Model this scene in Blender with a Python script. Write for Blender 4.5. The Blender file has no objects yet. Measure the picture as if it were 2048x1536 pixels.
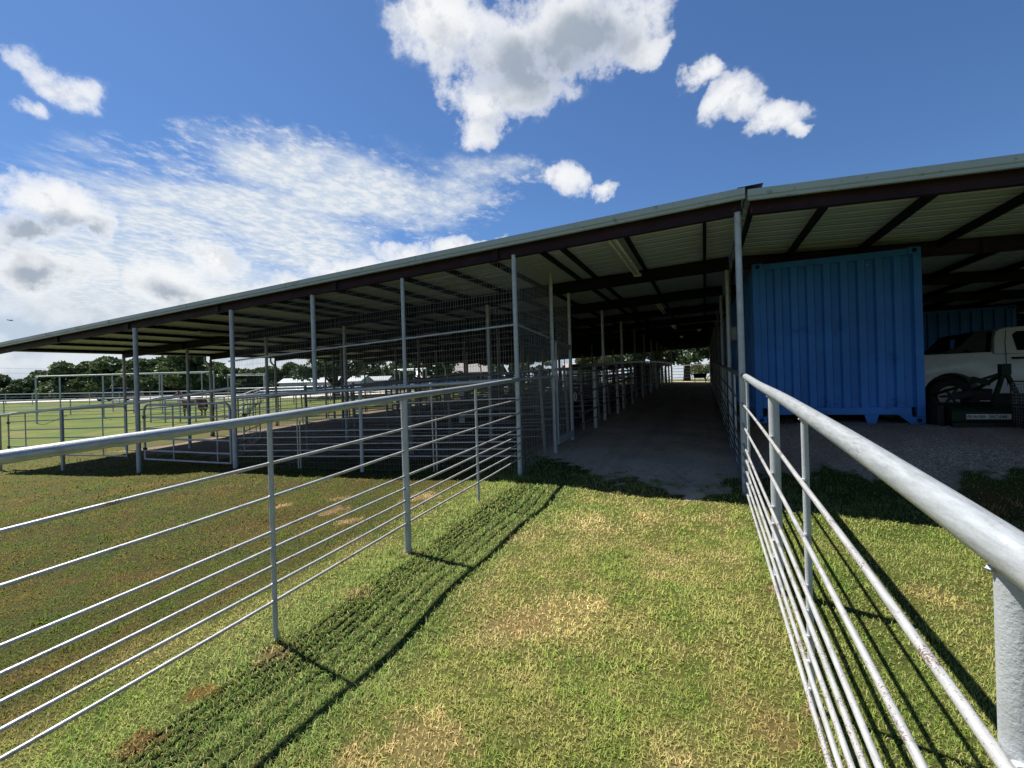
import bpy, bmesh, math, random
import numpy as np
from mathutils import Vector, Matrix
R = math.radians
rnd = random.Random(7)
S = bpy.context.scene
COL = S.collection
EYE = 1.85
YAW = R(23.2)
cs, sn = math.cos(YAW), math.sin(YAW)

# ------------------------------------------------------------------ materials
def nodes(name):
    m = bpy.data.materials.new(name); m.use_nodes = True
    nt = m.node_tree
    b = nt.nodes['Principled BSDF']
    return m, nt, b
def N(nt, t, **kw):
    n = nt.nodes.new(t)
    for k, v in kw.items():
        if k.startswith('i_'):
            n.inputs[k[2:]].default_value = v
        else:
            setattr(n, k, v)
    return n
def L(nt, a, b): nt.links.new(a, b)
def noise(nt, vec, scale, detail=4, rough=.55, out='Fac'):
    n = N(nt, 'ShaderNodeTexNoise'); n.inputs['Scale'].default_value = scale
    n.inputs['Detail'].default_value = detail; n.inputs['Roughness'].default_value = rough
    if vec is not None: L(nt, vec, n.inputs['Vector'])
    return n.outputs[out]
def ramp(nt, fac, stops):
    n = N(nt, 'ShaderNodeValToRGB'); e = n.color_ramp.elements
    while len(e) < len(stops): e.new(.5)
    for k, (p, c) in enumerate(stops):
        e[k].position = p; e[k].color = (*c, 1) if len(c) == 3 else c
    L(nt, fac, n.inputs['Fac']); return n.outputs['Color']
def mixc(nt, fac, a, b):
    n = N(nt, 'ShaderNodeMix', data_type='RGBA')
    for s, v in ((n.inputs[0], fac), (n.inputs[6], a), (n.inputs[7], b)):
        if hasattr(v, 'links'): L(nt, v, s)
        else: s.default_value = v if not isinstance(v, tuple) else ((*v, 1) if len(v) == 3 else v)
    return n.outputs[2]
def mth(nt, op, a, b=None, c=None, clamp=False):
    n = N(nt, 'ShaderNodeMath', operation=op); n.use_clamp = clamp
    for s, v in zip(n.inputs, (a, b, c)):
        if v is None: continue
        if hasattr(v, 'links'): L(nt, v, s)
        else: s.default_value = v
    return n.outputs[0]
def bump(nt, bsdf, h, strength=.3, dist=.01):
    n = N(nt, 'ShaderNodeBump'); n.inputs['Strength'].default_value = strength
    n.inputs['Distance'].default_value = dist
    L(nt, h, n.inputs['Height']); L(nt, n.outputs[0], bsdf.inputs['Normal'])
def surf(name, col, rough=.6, metal=0., var=.18, scale=3., dark=None, spots=None, bumps=None, spot_scale=25., spot_at=.66):
    """painted / raw surface with uneven tone, optional spots of a second colour and fine relief"""
    m, nt, b = nodes(name)
    tc = N(nt, 'ShaderNodeTexCoord').outputs['Object']
    n1 = noise(nt, tc, scale, 6, .6)
    lo = tuple(c * (1 - var) for c in col); hi = tuple(min(1, c * (1 + var)) for c in col)
    if dark: lo = dark
    c = ramp(nt, n1, [(.3, lo), (.7, hi)])
    if spots:
        n2 = noise(nt, tc, spot_scale, 5, .7)
        f = ramp(nt, n2, [(spot_at, (0, 0, 0)), (spot_at + .05, (1, 1, 1))])
        c = mixc(nt, f, c, spots)
    L(nt, c, b.inputs['Base Color'])
    n3 = noise(nt, tc, scale * 2.7, 3)
    L(nt, mth(nt, 'MULTIPLY_ADD', n3, .3, rough - .15, True), b.inputs['Roughness'])
    b.inputs['Metallic'].default_value = metal
    if bumps:
        bump(nt, b, noise(nt, tc, bumps[0], 4, .6), bumps[1], bumps[2])
    return m
M = {}
def pipemat(name, col, rust, rust_amt, speck, bscale):
    """brushed-on aluminium paint over pipe: brush streaks, pinholes, rust freckles, pebbly relief"""
    m, nt, b = nodes(name)
    tc = N(nt, 'ShaderNodeTexCoord').outputs['Object']
    mp = N(nt, 'ShaderNodeMapping'); mp.inputs['Scale'].default_value = (60, 6, 60); L(nt, tc, mp.inputs['Vector'])
    streak = noise(nt, mp.outputs[0], 1.5, 5, .6)
    c = ramp(nt, streak, [(.25, tuple(v * .72 for v in col)), (.5, col), (.75, tuple(v * 1.25 for v in col))])
    blot = noise(nt, tc, 14, 6, .7)
    c = mixc(nt, ramp(nt, blot, [(.5, (0, 0, 0)), (.7, (.5, .5, .5))]), c, tuple(v * .62 for v in col))
    fr = mth(nt, 'ADD', mth(nt, 'MULTIPLY', noise(nt, tc, 150, 4, .7), .55), mth(nt, 'MULTIPLY', noise(nt, tc, 5, 4, .6), .45))
    c = mixc(nt, ramp(nt, fr, [(speck, (0, 0, 0)), (speck + .035, (rust_amt,) * 3)]), c, rust)
    L(nt, c, b.inputs['Base Color'])
    L(nt, mth(nt, 'MULTIPLY_ADD', blot, .3, .22, True), b.inputs['Roughness']); b.inputs['Metallic'].default_value = .35
    h = mth(nt, 'ADD', noise(nt, tc, bscale, 3, .6), mth(nt, 'MULTIPLY', fr, -.8))
    bump(nt, b, h, .32, .003)
    return m
M['pipe'] = pipemat('aluminium_painted_pipe', (.34, .365, .375), (.10, .085, .075), .8, .60, 110)
M['rod'] = pipemat('weathered_rod', (.41, .415, .41), (.13, .075, .05), .9, .555, 170)
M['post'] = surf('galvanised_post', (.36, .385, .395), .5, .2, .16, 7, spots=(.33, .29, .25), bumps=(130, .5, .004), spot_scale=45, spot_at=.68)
M['old_shaded_pipe'] = surf('dull_shaded_pipe', (.15, .155, .155), .55, .2, .25, 4, spots=(.16, .10, .07), spot_scale=20, spot_at=.62)  # dull pipe, its colour darkened to carry the gloom under the roof
M['gatepipe'] = surf('purplish_grey_gate_tube', (.36, .35, .36), .5, .2, .2, 5, spots=(.22, .17, .15), spot_scale=30, spot_at=.64)
M['wire'] = surf('galvanised_wire', (.28, .29, .29), .5, .3, .1, 5)
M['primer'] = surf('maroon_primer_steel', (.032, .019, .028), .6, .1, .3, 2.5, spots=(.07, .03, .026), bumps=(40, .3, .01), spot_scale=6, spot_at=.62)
M['purlin'] = surf('shaded_primer', (.010, .0095, .014), .6, .1, .3, 2.5)  # primer darkened to stand in for roof shade; purlins and inner rafters
M['trim'] = surf('pale_green_grey_trim', (.34, .385, .345), .45, .1, .06, 1.2, spots=(.20, .24, .16), spot_scale=7, spot_at=.60)
M['sheet'] = surf('roof_sheet', (.40, .47, .54), .5, .15, .12, .8, spots=(.30, .33, .34), spot_scale=2.5, spot_at=.66)
M['white'] = surf('white_enamel', (0.576, 0.584, 0.576), .4, 0, .06, 2)
M['tube'] = surf('fluorescent_tube_glass', (.78, .80, .78), .25, 0, .03, 2)
M['blue'] = surf('blue_container_paint', (.024, .128, .40), .5, .05, .22, .9, spots=(.014, .095, .31), bumps=(14, .12, .02), spot_scale=1.6, spot_at=.6)
M['dark'] = surf('dark_rubber', (.02, .02, .021), .75, 0, .3, 8)
M['black'] = surf('black_plastic', (.012, .012, .013), .45, 0, .3, 8)
M['steelgreen'] = surf('dark_green_implement_paint', (.006, .017, .010), .5, .1, .3, 6, spots=(.045, .03, .018), spot_scale=9, spot_at=.62)
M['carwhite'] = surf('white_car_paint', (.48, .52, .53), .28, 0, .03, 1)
M['cardark'] = surf('dark_blue_car_paint', (.012, .014, .022), .25, .1, .1, 1)
M['chrome'] = surf('rim_alloy', (.10, .10, .105), .3, .7, .1, 5)
M['sticker'] = surf('white_sticker', (.30, .31, .31), .5, 0, .05, 20)
M['concrete'] = surf('concrete', (.36, .34, .31), .85, 0, .2, 5)
M['brick'] = surf('tan_brick', (0.272, 0.200, 0.152), .85, 0, .2, 3)
M['shingle'] = surf('grey_brown_shingle', (.19, .175, .17), .85, 0, .2, 3)
M['steelwall'] = surf('pale_steel_siding', (.24, .27, .29), .5, .1, .06, 1)
M['whiteroof'] = surf('white_metal_roof', (.22, .23, .24), .4, .1, .04, 1)
M['shedgrey'] = surf('grey_shed_siding', (.22, .26, .27), .6, 0, .12, 2)
M['pinkroof'] = surf('faded_pink_roof', (.38, .30, .28), .7, 0, .1, 2)
M['yellow'] = surf('yellow_machine_paint', (0.400, 0.216, 0.024), .5, 0, .15, 3)
M['bark'] = surf('bark', (.05, .038, .028), .9, 0, .35, 6, bumps=(18, .6, .05))
M['horse'] = surf('brown_horse_coat', (.16, .065, .03), .6, 0, .3, 2.5)
M['mane'] = surf('black_mane', (.012, .009, .008), .7, 0, .3, 12)
M['bird'] = surf('black_feathers', (.02, .018, .018), .8, 0, .3, 12)
M['paleboard'] = surf('pale_tin', (.55, .56, .55), .6, .1, .15, 4)
M['rope'] = surf('cream_hose', (.62, .56, .42), .6, 0, .1, 10)
M['tan'] = surf('caliche', (.40, .36, .32), .95, 0, .2, .35)
M['blue'].node_tree.nodes['Principled BSDF'].inputs['Specular IOR Level'].default_value = .25
for k_ in ('black', 'dark', 'steelgreen', 'primer', 'purlin'): M[k_].node_tree.nodes['Principled BSDF'].inputs['Specular IOR Level'].default_value = .12
M['red'] = surf('red_lens', (.25, .01, .01), .3)
M['rock'] = surf('pale_stone', (.20, .175, .15), .9, 0, .3, 15)
def add_streaks(m, col, at):
    """narrow rust runs and scuffs over a painted wall, in the object's own space"""
    nt = m.node_tree; b = nt.nodes['Principled BSDF']
    tc = N(nt, 'ShaderNodeTexCoord').outputs['Object']
    mp = N(nt, 'ShaderNodeMapping'); mp.inputs['Scale'].default_value = (9, 9, .55); L(nt, tc, mp.inputs['Vector'])
    f = mth(nt, 'ADD', mth(nt, 'MULTIPLY', noise(nt, mp.outputs[0], 2.2, 6, .7), .7), mth(nt, 'MULTIPLY', noise(nt, tc, 2.6, 4, .6), .3))
    src = b.inputs['Base Color'].links[0].from_socket
    L(nt, mixc(nt, ramp(nt, f, [(at, (0, 0, 0)), (at + .05, (.75, .75, .75))]), src, col), b.inputs['Base Color'])
add_streaks(M['blue'], (.07, .075, .085), .60)
def glassmat():
    m, nt, b = nodes('dark_window_glass')
    b.inputs['Base Color'].default_value = (.008, .009, .011, 1); b.inputs['Roughness'].default_value = .12
    b.inputs['IOR'].default_value = 1.2
    return m
M['glass'] = glassmat()
def leafmat(name, a, b_, c):
    m, nt, b = nodes(name)
    at = N(nt, 'ShaderNodeAttribute', attribute_name='tone').outputs['Fac']
    L(nt, ramp(nt, at, [(0, a), (.55, b_), (1, c)]), b.inputs['Base Color'])
    b.inputs['Roughness'].default_value = .55
    tr = N(nt, 'ShaderNodeBsdfTranslucent')
    L(nt, ramp(nt, at, [(0, b_), (1, c)]), tr.inputs['Color'])
    mx = N(nt, 'ShaderNodeMixShader'); mx.inputs[0].default_value = .22
    L(nt, b.outputs[0], mx.inputs[1]); L(nt, tr.outputs[0], mx.inputs[2])
    L(nt, mx.outputs[0], nt.nodes['Material Output'].inputs['Surface'])
    return m
M['oakleaf'] = leafmat('oak_leaves', (.020, .042, .016), (.042, .078, .024), (.095, .13, .036))
M['paleleaf'] = leafmat('young_oak_leaves', (.040, .06, .020), (.085, .115, .036), (.15, .17, .055))

# ------------------------------------------------------------------ mesh builder
ORG = {}
def link(o): COL.objects.link(o); return o
def thing(name, label, cat, loc=(0, 0, 0), group=None, rotz=0.):
    o = bpy.data.objects.new(name, None); link(o)
    o.empty_display_size = .2
    o.location = loc; o.rotation_euler = (0, 0, rotz)
    ORG[o] = Vector(loc) if not rotz else None
    tag(o, label, cat, group); return o
def tag(o, label=None, cat=None, group=None, kind=None):
    if label: o['label'] = label
    if cat: o['category'] = cat
    if group: o['group'] = group
    if kind: o['kind'] = kind
    return o
def copy_tree(o, loc=None, rotz=None, scale=None, label=None):
    def rec(q, par):
        c = q.copy(); COL.objects.link(c); c.parent = par
        for ch in q.children: rec(ch, c)
        return c
    c = rec(o, None)
    if loc is not None: c.location = loc
    if rotz is not None: c.rotation_euler = (0, 0, rotz)
    if scale is not None: c.scale = scale if hasattr(scale, '__len__') else (scale,) * 3
    if label: c['label'] = label
    return c
class MB:
    def __init__(s): s.v = []; s.f = []
    def add(s, vs, fs):
        k = len(s.v); s.v += [tuple(v) for v in vs]; s.f += [tuple(i + k for i in f) for f in fs]; return s
    def box(s, c, d, rz=0., rx=0., ry=0.):
        m = Matrix.Translation(c) @ Matrix.Rotation(rz, 4, 'Z') @ Matrix.Rotation(ry, 4, 'Y') @ Matrix.Rotation(rx, 4, 'X')
        p = [m @ Vector((x * d[0] / 2, y * d[1] / 2, z * d[2] / 2)) for x in (-1, 1) for y in (-1, 1) for z in (-1, 1)]
        return s.add(p, [(0, 1, 3, 2), (4, 6, 7, 5), (0, 4, 5, 1), (2, 3, 7, 6), (0, 2, 6, 4), (1, 5, 7, 3)])
    def hexa(s, p):   # 4 bottom + 4 top corners
        return s.add(p, [(3, 2, 1, 0), (4, 5, 6, 7), (0, 1, 5, 4), (1, 2, 6, 5), (2, 3, 7, 6), (3, 0, 4, 7)])
    def tube(s, pts, r, n=8, cap=True, closed=False):
        pts = [Vector(p) for p in pts]; k = len(pts)
        rr = r if hasattr(r, '__len__') else [r] * k
        ref = None; base = len(s.v)
        for i, p in enumerate(pts):
            if closed: t = (pts[(i + 1) % k] - pts[i - 1])
            else: t = pts[min(i + 1, k - 1)] - pts[max(i - 1, 0)]
            t.normalize()
            if ref is None:
                ref = Vector((0, 0, 1)) if abs(t.z) < .9 else Vector((1, 0, 0))
            u = ref - t * ref.dot(t); u.normalize(); w = t.cross(u); ref = u
            for j in range(n):
                a = 2 * math.pi * (j + .5) / n
                s.v.append(tuple(p + (u * math.cos(a) + w * math.sin(a)) * rr[i]))
        segs = k if closed else k - 1
        for i in range(segs):
            for j in range(n):
                a = base + i * n + j; b = base + i * n + (j + 1) % n
                i2 = (i + 1) % k
                c = base + i2 * n + (j + 1) % n; d = base + i2 * n + j
                s.f.append((a, b, c, d))
        if cap and not closed:
            s.f.append(tuple(base + j for j in range(n))[::-1])
            s.f.append(tuple(base + (k - 1) * n + j for j in range(n)))
        return s
    def prism(s, poly, axis, a, b):
        """poly: 2-D outline; extruded along axis 'x'|'y'|'z' from a to b"""
        n = len(poly)
        def P(p, q):
            return {'x': (q, p[0], p[1]), 'y': (p[0], q, p[1]), 'z': (p[0], p[1], q)}[axis]
        vs = [P(p, a) for p in poly] + [P(p, b) for p in poly]
        fs = [tuple(range(n))[::-1], tuple(range(n, 2 * n))] + [(i, (i + 1) % n, n + (i + 1) % n, n + i) for i in range(n)]
        return s.add(vs, fs)
    def ball(s, c, r, nu=10, nv=6):
        rr = r if hasattr(r, '__len__') else (r, r, r)
        vs = []
        for i in range(nv + 1):
            t = math.pi * i / nv
            for j in range(nu):
                a = 2 * math.pi * j / nu
                vs.append((c[0] + rr[0] * math.sin(t) * math.cos(a), c[1] + rr[1] * math.sin(t) * math.sin(a), c[2] + rr[2] * math.cos(t)))
        fs = [(i * nu + j, (i + 1) * nu + j, (i + 1) * nu + (j + 1) % nu, i * nu + (j + 1) % nu) for i in range(nv) for j in range(nu)]
        return s.add(vs, fs)
    def build(s, name, mat, parent=None, smooth=True, local=False, bevel=0.):
        me = bpy.data.meshes.new(name)
        off = Vector((0, 0, 0))
        root = parent
        while root is not None and root.parent is not None: root = root.parent
        if root is not None and not local: off = ORG.get(root) or Vector((0, 0, 0))
        me.from_pydata([tuple(Vector(v) - off) for v in s.v], [], s.f)
        bm = bmesh.new(); bm.from_mesh(me)
        bmesh.ops.recalc_face_normals(bm, faces=bm.faces)
        if bevel:
            bmesh.ops.bevel(bm, geom=[e for e in bm.edges if e.is_manifold and e.calc_face_angle(0) > .5], offset=bevel, segments=2, affect='EDGES', profile=.5)
        bm.to_mesh(me); bm.free()
        if smooth:
            me.polygons.foreach_set('use_smooth', [True] * len(me.polygons)); me.set_sharp_from_angle(angle=R(38))
        o = bpy.data.objects.new(name, me); link(o)
        me.materials.append(M[mat] if isinstance(mat, str) else mat)
        if parent is not None: o.parent = parent
        return o
def interp(x, xs, ys): return float(np.interp(x, xs, ys))
def sstep(a, b, x):
    t = np.clip((x - a) / (b - a), 0, 1); return t * t * (3 - 2 * t)

# ------------------------------------------------------------------ terrain height
CY = [-300, -12, 0, 6.6, 8.4, 12, 20, 30, 44, 70, 120, 700]
CZ = [-.9, -.5, .07, .40, .49, .64, .98, 1.30, 1.62, 1.75, 1.5, 1.3]
LX = [-500, -60, -40, -20.3, -16.6, -12.95, -9.4, -5.9, -2.7, .44, 3, 12, 60]
LZ = [-.9, -.95, -.95, -.78, -.60, -.46, -.18, -.11, .015, -.09, -.2, -.35, -.5]
def gz(x, y):
    x = np.asarray(x, float); y = np.asarray(y, float)
    near = np.interp(y, CY, CZ) + np.interp(x, LX, LZ)
    pad = sstep(6.9, 9.0, y) * sstep(.62, 1.3, x) * (1 - sstep(24, 34, y)) * (1 - sstep(22, 34, x))
    pz = 1.0 - .13 * sstep(11, 14, y)
    near = near * (1 - pad) + pz * pad
    D = np.hypot(x, y - 6)
    t = sstep(34, 105, D)
    return near * (1 - t) + 1.2 * t
def g(x, y): return float(gz(x, y))
def bear(px, Z):
    """ground position on a compass bearing (given as the tangent offset px/900 from the view axis) at depth Z"""
    u = (px - 1024) / 900.
    return (cs * u * Z - sn * Z, sn * u * Z + cs * Z)
SUN_STRENGTH, SKY_STRENGTH, EXPOSURE, CLOUD, SKY_TINT = 5.0, .055, 1.15, .45, (.54, .74, .97, 1)
# ------------------------------------------------------------------ ground sheet
def axis_pts(lo, hi, a, b, d0, grow):
    """dense between a and b (step d0), growing outside"""
    pts = list(np.arange(a, b, d0)); x, d = b, d0
    while x < hi: pts.append(x); d *= grow; x += d
    pts.append(hi); x, d = a, d0
    low = []
    while True:
        d *= grow; x -= d
        if x < lo: break
        low.append(x)
    return np.array([lo] + low[::-1] + pts)
def grass_cover(x, y):
    """1 on turf, 0 on bare gravel / dirt (same outline for the blades and the sheet)"""
    w = .38 * np.sin(1.7 * x + .6 + .8 * y) + .3 * np.sin(3.9 * x - 1.1 + 1.9 * y) + .26 * np.sin(8.3 * x + y * 5.1) + .2 * np.sin(15.3 * x - y * 11.)
    edge = np.interp(x, [-40, -21, -13, -9, -6, -2.6, -1.6, -.6, .2, .8, 3, 12], [10, 9.6, 8.4, 7.7, 7.9, 7.7, 7.1, 6.5, 6.65, 7.3, 7.6, 7.4])
    c = 1 - sstep(-.35, .55, y - edge - w * np.interp(x, [-1, .6, 1.2], [.9, .9, .45]))
    left = 1 - sstep(-20.6, -19.3, x + .35 * np.sin(.9 * y) + .2 * np.sin(2.7 * y))     # beyond the eave it is pasture again
    rest = np.maximum(sstep(15.6, 17.2, x + .3 * np.sin(.8 * y)) * sstep(5, 8, y), sstep(45.2, 46.4, y + .3 * np.sin(.7 * x)))
    return np.clip(np.maximum(np.maximum(c, rest), left * sstep(6, 8, y)), 0, 1)
def lawn_group():
    """turf colour from the world position (xy)"""
    gt = bpy.data.node_groups.new('turf_colour', 'ShaderNodeTree')
    gt.interface.new_socket('Vector', in_out='INPUT', socket_type='NodeSocketVector')
    gt.interface.new_socket('Color', in_out='OUTPUT', socket_type='NodeSocketColor')
    gi = gt.nodes.new('NodeGroupInput'); go = gt.nodes.new('NodeGroupOutput')
    sep = N(gt, 'ShaderNodeSeparateXYZ'); L(gt, gi.outputs[0], sep.inputs[0])
    X, Y = sep.outputs[0], sep.outputs[1]
    cmb = N(gt, 'ShaderNodeCombineXYZ'); L(gt, X, cmb.inputs[0]); L(gt, Y, cmb.inputs[1])
    P = cmb.outputs[0]
    n1 = noise(gt, P, .85, 5, .6); n2 = noise(gt, P, 3.1, 4, .6); n3 = noise(gt, P, .28, 3); n4 = noise(gt, P, 11, 5, .65)
    wob = mth(gt, 'MULTIPLY_ADD', n1, 1.0, -.5)
    xx = mth(gt, 'ADD', X, wob)
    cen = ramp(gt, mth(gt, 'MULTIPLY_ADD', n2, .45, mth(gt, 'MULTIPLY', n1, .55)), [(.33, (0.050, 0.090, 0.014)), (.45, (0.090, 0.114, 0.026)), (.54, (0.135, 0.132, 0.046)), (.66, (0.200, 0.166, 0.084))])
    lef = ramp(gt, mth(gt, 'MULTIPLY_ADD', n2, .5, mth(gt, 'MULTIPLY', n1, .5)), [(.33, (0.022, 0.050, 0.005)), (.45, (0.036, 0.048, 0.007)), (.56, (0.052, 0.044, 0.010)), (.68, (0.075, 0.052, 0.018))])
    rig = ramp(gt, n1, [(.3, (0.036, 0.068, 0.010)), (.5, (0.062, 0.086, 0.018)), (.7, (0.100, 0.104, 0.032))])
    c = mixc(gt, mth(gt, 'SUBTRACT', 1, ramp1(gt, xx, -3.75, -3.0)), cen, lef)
    strip = mth(gt, 'MULTIPLY', ramp1(gt, xx, -3.3, -2.7), mth(gt, 'SUBTRACT', 1, ramp1(gt, xx, -1.9, -1.5)))
    c = mixc(gt, mth(gt, 'MULTIPLY', strip, .8), c, (0.069, 0.102, 0.025))
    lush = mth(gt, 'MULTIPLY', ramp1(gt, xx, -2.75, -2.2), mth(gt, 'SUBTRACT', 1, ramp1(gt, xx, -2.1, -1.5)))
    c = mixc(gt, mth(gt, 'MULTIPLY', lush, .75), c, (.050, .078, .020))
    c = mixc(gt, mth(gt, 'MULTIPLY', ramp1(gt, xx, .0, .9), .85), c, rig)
    # dry worn spots: tan centres with a soft edge
    for px, py, r_, col in ((-1.02, 3.06, .30, (.25, .205, .095)), (-.86, 3.3, .16, (.29, .235, .115)), (-1.25, 2.85, .18, (.22, .16, .08)), (-1.30, 1.78, .24, (.23, .18, .09)), (-1.5, 1.6, .14, (.21, .16, .08)), (-1.2, 4.86, .3, (.24, .20, .10)), (-.7, 5.3, .25, (.20, .16, .075)),
                            (-2.66, 1.62, .085, (.15, .055, .016)), (-2.6, 2.02, .13, (.15, .115, .06)), (-2.6, 1.3, .12, (.10, .05, .02)), (-2.62, 2.8, .12, (.15, .12, .055)), (-2.68, 3.58, .09, (.13, .095, .05)), (-2.68, 5.08, .07, (.13, .10, .05)), (.47, 4.0, .09, (.13, .095, .05)), (.46, 2.7, .07, (.13, .095, .05)),
                            (-5.58, 4.55, .16, (.26, .17, .10)), (-4.59, 4.57, .17, (.26, .17, .10)), (-4.04, 4.26, .15, (.24, .165, .095)), (-3.69, 5.24, .26, (.25, .18, .10)), (-4.9, 5.0, .12, (.22, .15, .08)), (3.0, 7.0, .45, (.19, .105, .04)), (2.5, 6.2, .25, (.18, .13, .06)), (.22, 2.55, .2, (.16, .12, .055)), (1.55, 4.4, .22, (.15, .125, .05)), (-1.88, 1.2, .25, (.085, .05, .022)), (-.1, 1.4, .15, (.16, .11, .05))):
        d = N(gt, 'ShaderNodeVectorMath', operation='DISTANCE'); L(gt, P, d.inputs[0]); d.inputs[1].default_value = (px, py, 0)
        dd = mth(gt, 'ADD', d.outputs['Value'], mth(gt, 'ADD', mth(gt, 'MULTIPLY_ADD', n2, r_ * 3.4, -r_ * 1.7), mth(gt, 'MULTIPLY_ADD', n4, r_ * 3.0, -r_ * 1.5)))
        c = mixc(gt, mth(gt, 'MULTIPLY', mth(gt, 'SUBTRACT', 1, ramp1(gt, dd, r_ * .2, r_ * 1.3)), .8), c, col)
    # pasture far left and beyond: fresh green
    far = mth(gt, 'MAXIMUM', mth(gt, 'SUBTRACT', 1, ramp1(gt, xx, -26, -22)), ramp1(gt, Y, 40, 46))
    pas = ramp(gt, mth(gt, 'MULTIPLY_ADD', n1, .5, mth(gt, 'MULTIPLY', n3, .5)), [(.36, (0.036, 0.066, 0.009)), (.48, (0.054, 0.086, 0.012)), (.56, (0.080, 0.094, 0.020)), (.66, (0.115, 0.105, 0.038))])
    c = mixc(gt, far, c, pas)
    br = N(gt, 'ShaderNodeMix', data_type='RGBA', blend_type='MULTIPLY'); br.inputs[0].default_value = 1; L(gt, c, br.inputs[6]); br.inputs[7].default_value = (1.26, 1.25, 1.15, 1)
    L(gt, br.outputs[2], go.inputs[0])
    return gt
def ramp1(nt, v, a, b):
    n = N(nt, 'ShaderNodeMapRange'); n.interpolation_type = 'SMOOTHSTEP'
    L(nt, v, n.inputs[0]); n.inputs[1].default_value = a; n.inputs[2].default_value = b
    return n.outputs[0]
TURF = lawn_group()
def ground_material():
    m, nt, b = nodes('ground_turf_and_gravel')
    geo = N(nt, 'ShaderNodeNewGeometry').outputs['Position']
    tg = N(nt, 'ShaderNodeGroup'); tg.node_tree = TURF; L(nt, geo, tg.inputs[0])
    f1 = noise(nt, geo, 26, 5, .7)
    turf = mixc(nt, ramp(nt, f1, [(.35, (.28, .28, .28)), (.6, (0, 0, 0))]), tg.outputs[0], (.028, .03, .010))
    turf = mixc(nt, .18, turf, (.08, .058, .03))
    dist = N(nt, 'ShaderNodeVectorMath', operation='LENGTH'); L(nt, geo, dist.inputs[0])
    gap_shade = N(nt, 'ShaderNodeMix', data_type='RGBA', blend_type='MULTIPLY'); gap_shade.inputs[0].default_value = 1; L(nt, turf, gap_shade.inputs[6]); gap_shade.inputs[7].default_value = (.47, .46, .37, 1)   # soil darkened near the viewer, standing in for shade between blades
    turf = mixc(nt, ramp1(nt, dist.outputs['Value'], 7, 24), gap_shade.outputs[2], turf)
    # gravel: grey-brown crushed stone, browner dirt in the pens on the left
    v = N(nt, 'ShaderNodeTexVoronoi'); v.inputs['Scale'].default_value = 62; L(nt, geo, v.inputs['Vector'])
    sepc = N(nt, 'ShaderNodeSeparateColor'); L(nt, v.outputs['Color'], sepc.inputs[0])
    st = ramp(nt, sepc.outputs[0], [(0, (.17, .135, .105)), (.5, (.27, .215, .17)), (.9, (.38, .305, .245)), (1, (.55, .46, .39))])
    n1 = noise(nt, geo, 1.1, 5, .6)
    st = mixc(nt, ramp(nt, n1, [(.4, (0, 0, 0)), (.62, (.75, .75, .75))]), st, (.20, .14, .10))
    sep = N(nt, 'ShaderNodeSeparateXYZ'); L(nt, geo, sep.inputs[0])
    fine = mth(nt, 'MULTIPLY_ADD', noise(nt, geo, 75, 5, .75), .6, mth(nt, 'MULTIPLY', noise(nt, geo, 2.2, 6, .7), .4))
    dust = ramp(nt, fine, [(.3, (.46, .345, .23)), (.7, (.70, .54, .385))])
    lane = mth(nt, 'MULTIPLY', ramp1(nt, sep.outputs[0], -3.2, -2.5), mth(nt, 'SUBTRACT', 1, ramp1(nt, sep.outputs[0], .1, .7)))
    st = mixc(nt, mth(nt, 'MULTIPLY', lane, .7), st, dust)
    muck = mth(nt, 'ADD', mth(nt, 'MULTIPLY', noise(nt, geo, 1.7, 6, .7), .6), mth(nt, 'MULTIPLY', noise(nt, geo, 9, 5, .7), .4))
    st = mixc(nt, ramp(nt, muck, [(.52, (0, 0, 0)), (.62, (.5, .5, .5))]), st, (.19, .14, .095))
    trk = N(nt, 'ShaderNodeMapping'); trk.inputs['Scale'].default_value = (2.6, .12, 0); L(nt, geo, trk.inputs['Vector'])
    st = mixc(nt, ramp(nt, noise(nt, trk.outputs[0], 1.0, 3, .5), [(.5, (0, 0, 0)), (.66, (.35, .35, .35))]), st, (.24, .18, .13))
    dirt = ramp(nt, noise(nt, geo, 2.3, 6, .65), [(.3, (.085, .058, .042)), (.7, (.19, .135, .10))])
    st = mixc(nt, mth(nt, 'SUBTRACT', 1, ramp1(nt, sep.outputs[0], -3.6, -2.8)), st, dirt)
    eave = mth(nt, 'MULTIPLY', ramp1(nt, sep.outputs[0], -21.0, -20.2), mth(nt, 'SUBTRACT', 1, ramp1(nt, sep.outputs[0], -19.2, -18.0)))
    st = mixc(nt, mth(nt, 'MULTIPLY', eave, .8), st, (.135, .105, .075))
    at = N(nt, 'ShaderNodeAttribute', attribute_name='turf').outputs['Fac']
    fr = mth(nt, 'ADD', at, mth(nt, 'MULTIPLY_ADD', noise(nt, geo, 4.5, 6, .75), 1.0, -.5))
    msk = ramp1(nt, fr, .38, .62)
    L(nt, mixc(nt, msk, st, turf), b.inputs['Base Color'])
    b.inputs['Roughness'].default_value = .95
    b.inputs['Specular IOR Level'].default_value = .15
    h = mth(nt, 'ADD', mth(nt, 'MULTIPLY', noise(nt, geo, 45, 5, .7), .6), mth(nt, 'MULTIPLY', v.outputs['Distance'], -.35))
    bump(nt, b, h, .45, .022)
    return m
xs = axis_pts(-900, 900, -14, 6, .16, 1.07); ys = axis_pts(-300, 1400, -.4, 12, .16, 1.07)
GX, GY = np.meshgrid(xs, ys)
GZ = gz(GX, GY)
cover = grass_cover(GX, GY)
nearw = np.exp(-((GX + 2) / 16.) ** 2 - ((GY - 4) / 14.) ** 2)
GZ = GZ + nearw * .012 * (np.sin(3.1 * GX + 1.3 * np.sin(2.2 * GY)) + np.sin(4.3 * GY + 1.7 * np.sin(1.9 * GX)))
nx, ny = len(xs), len(ys)
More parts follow.
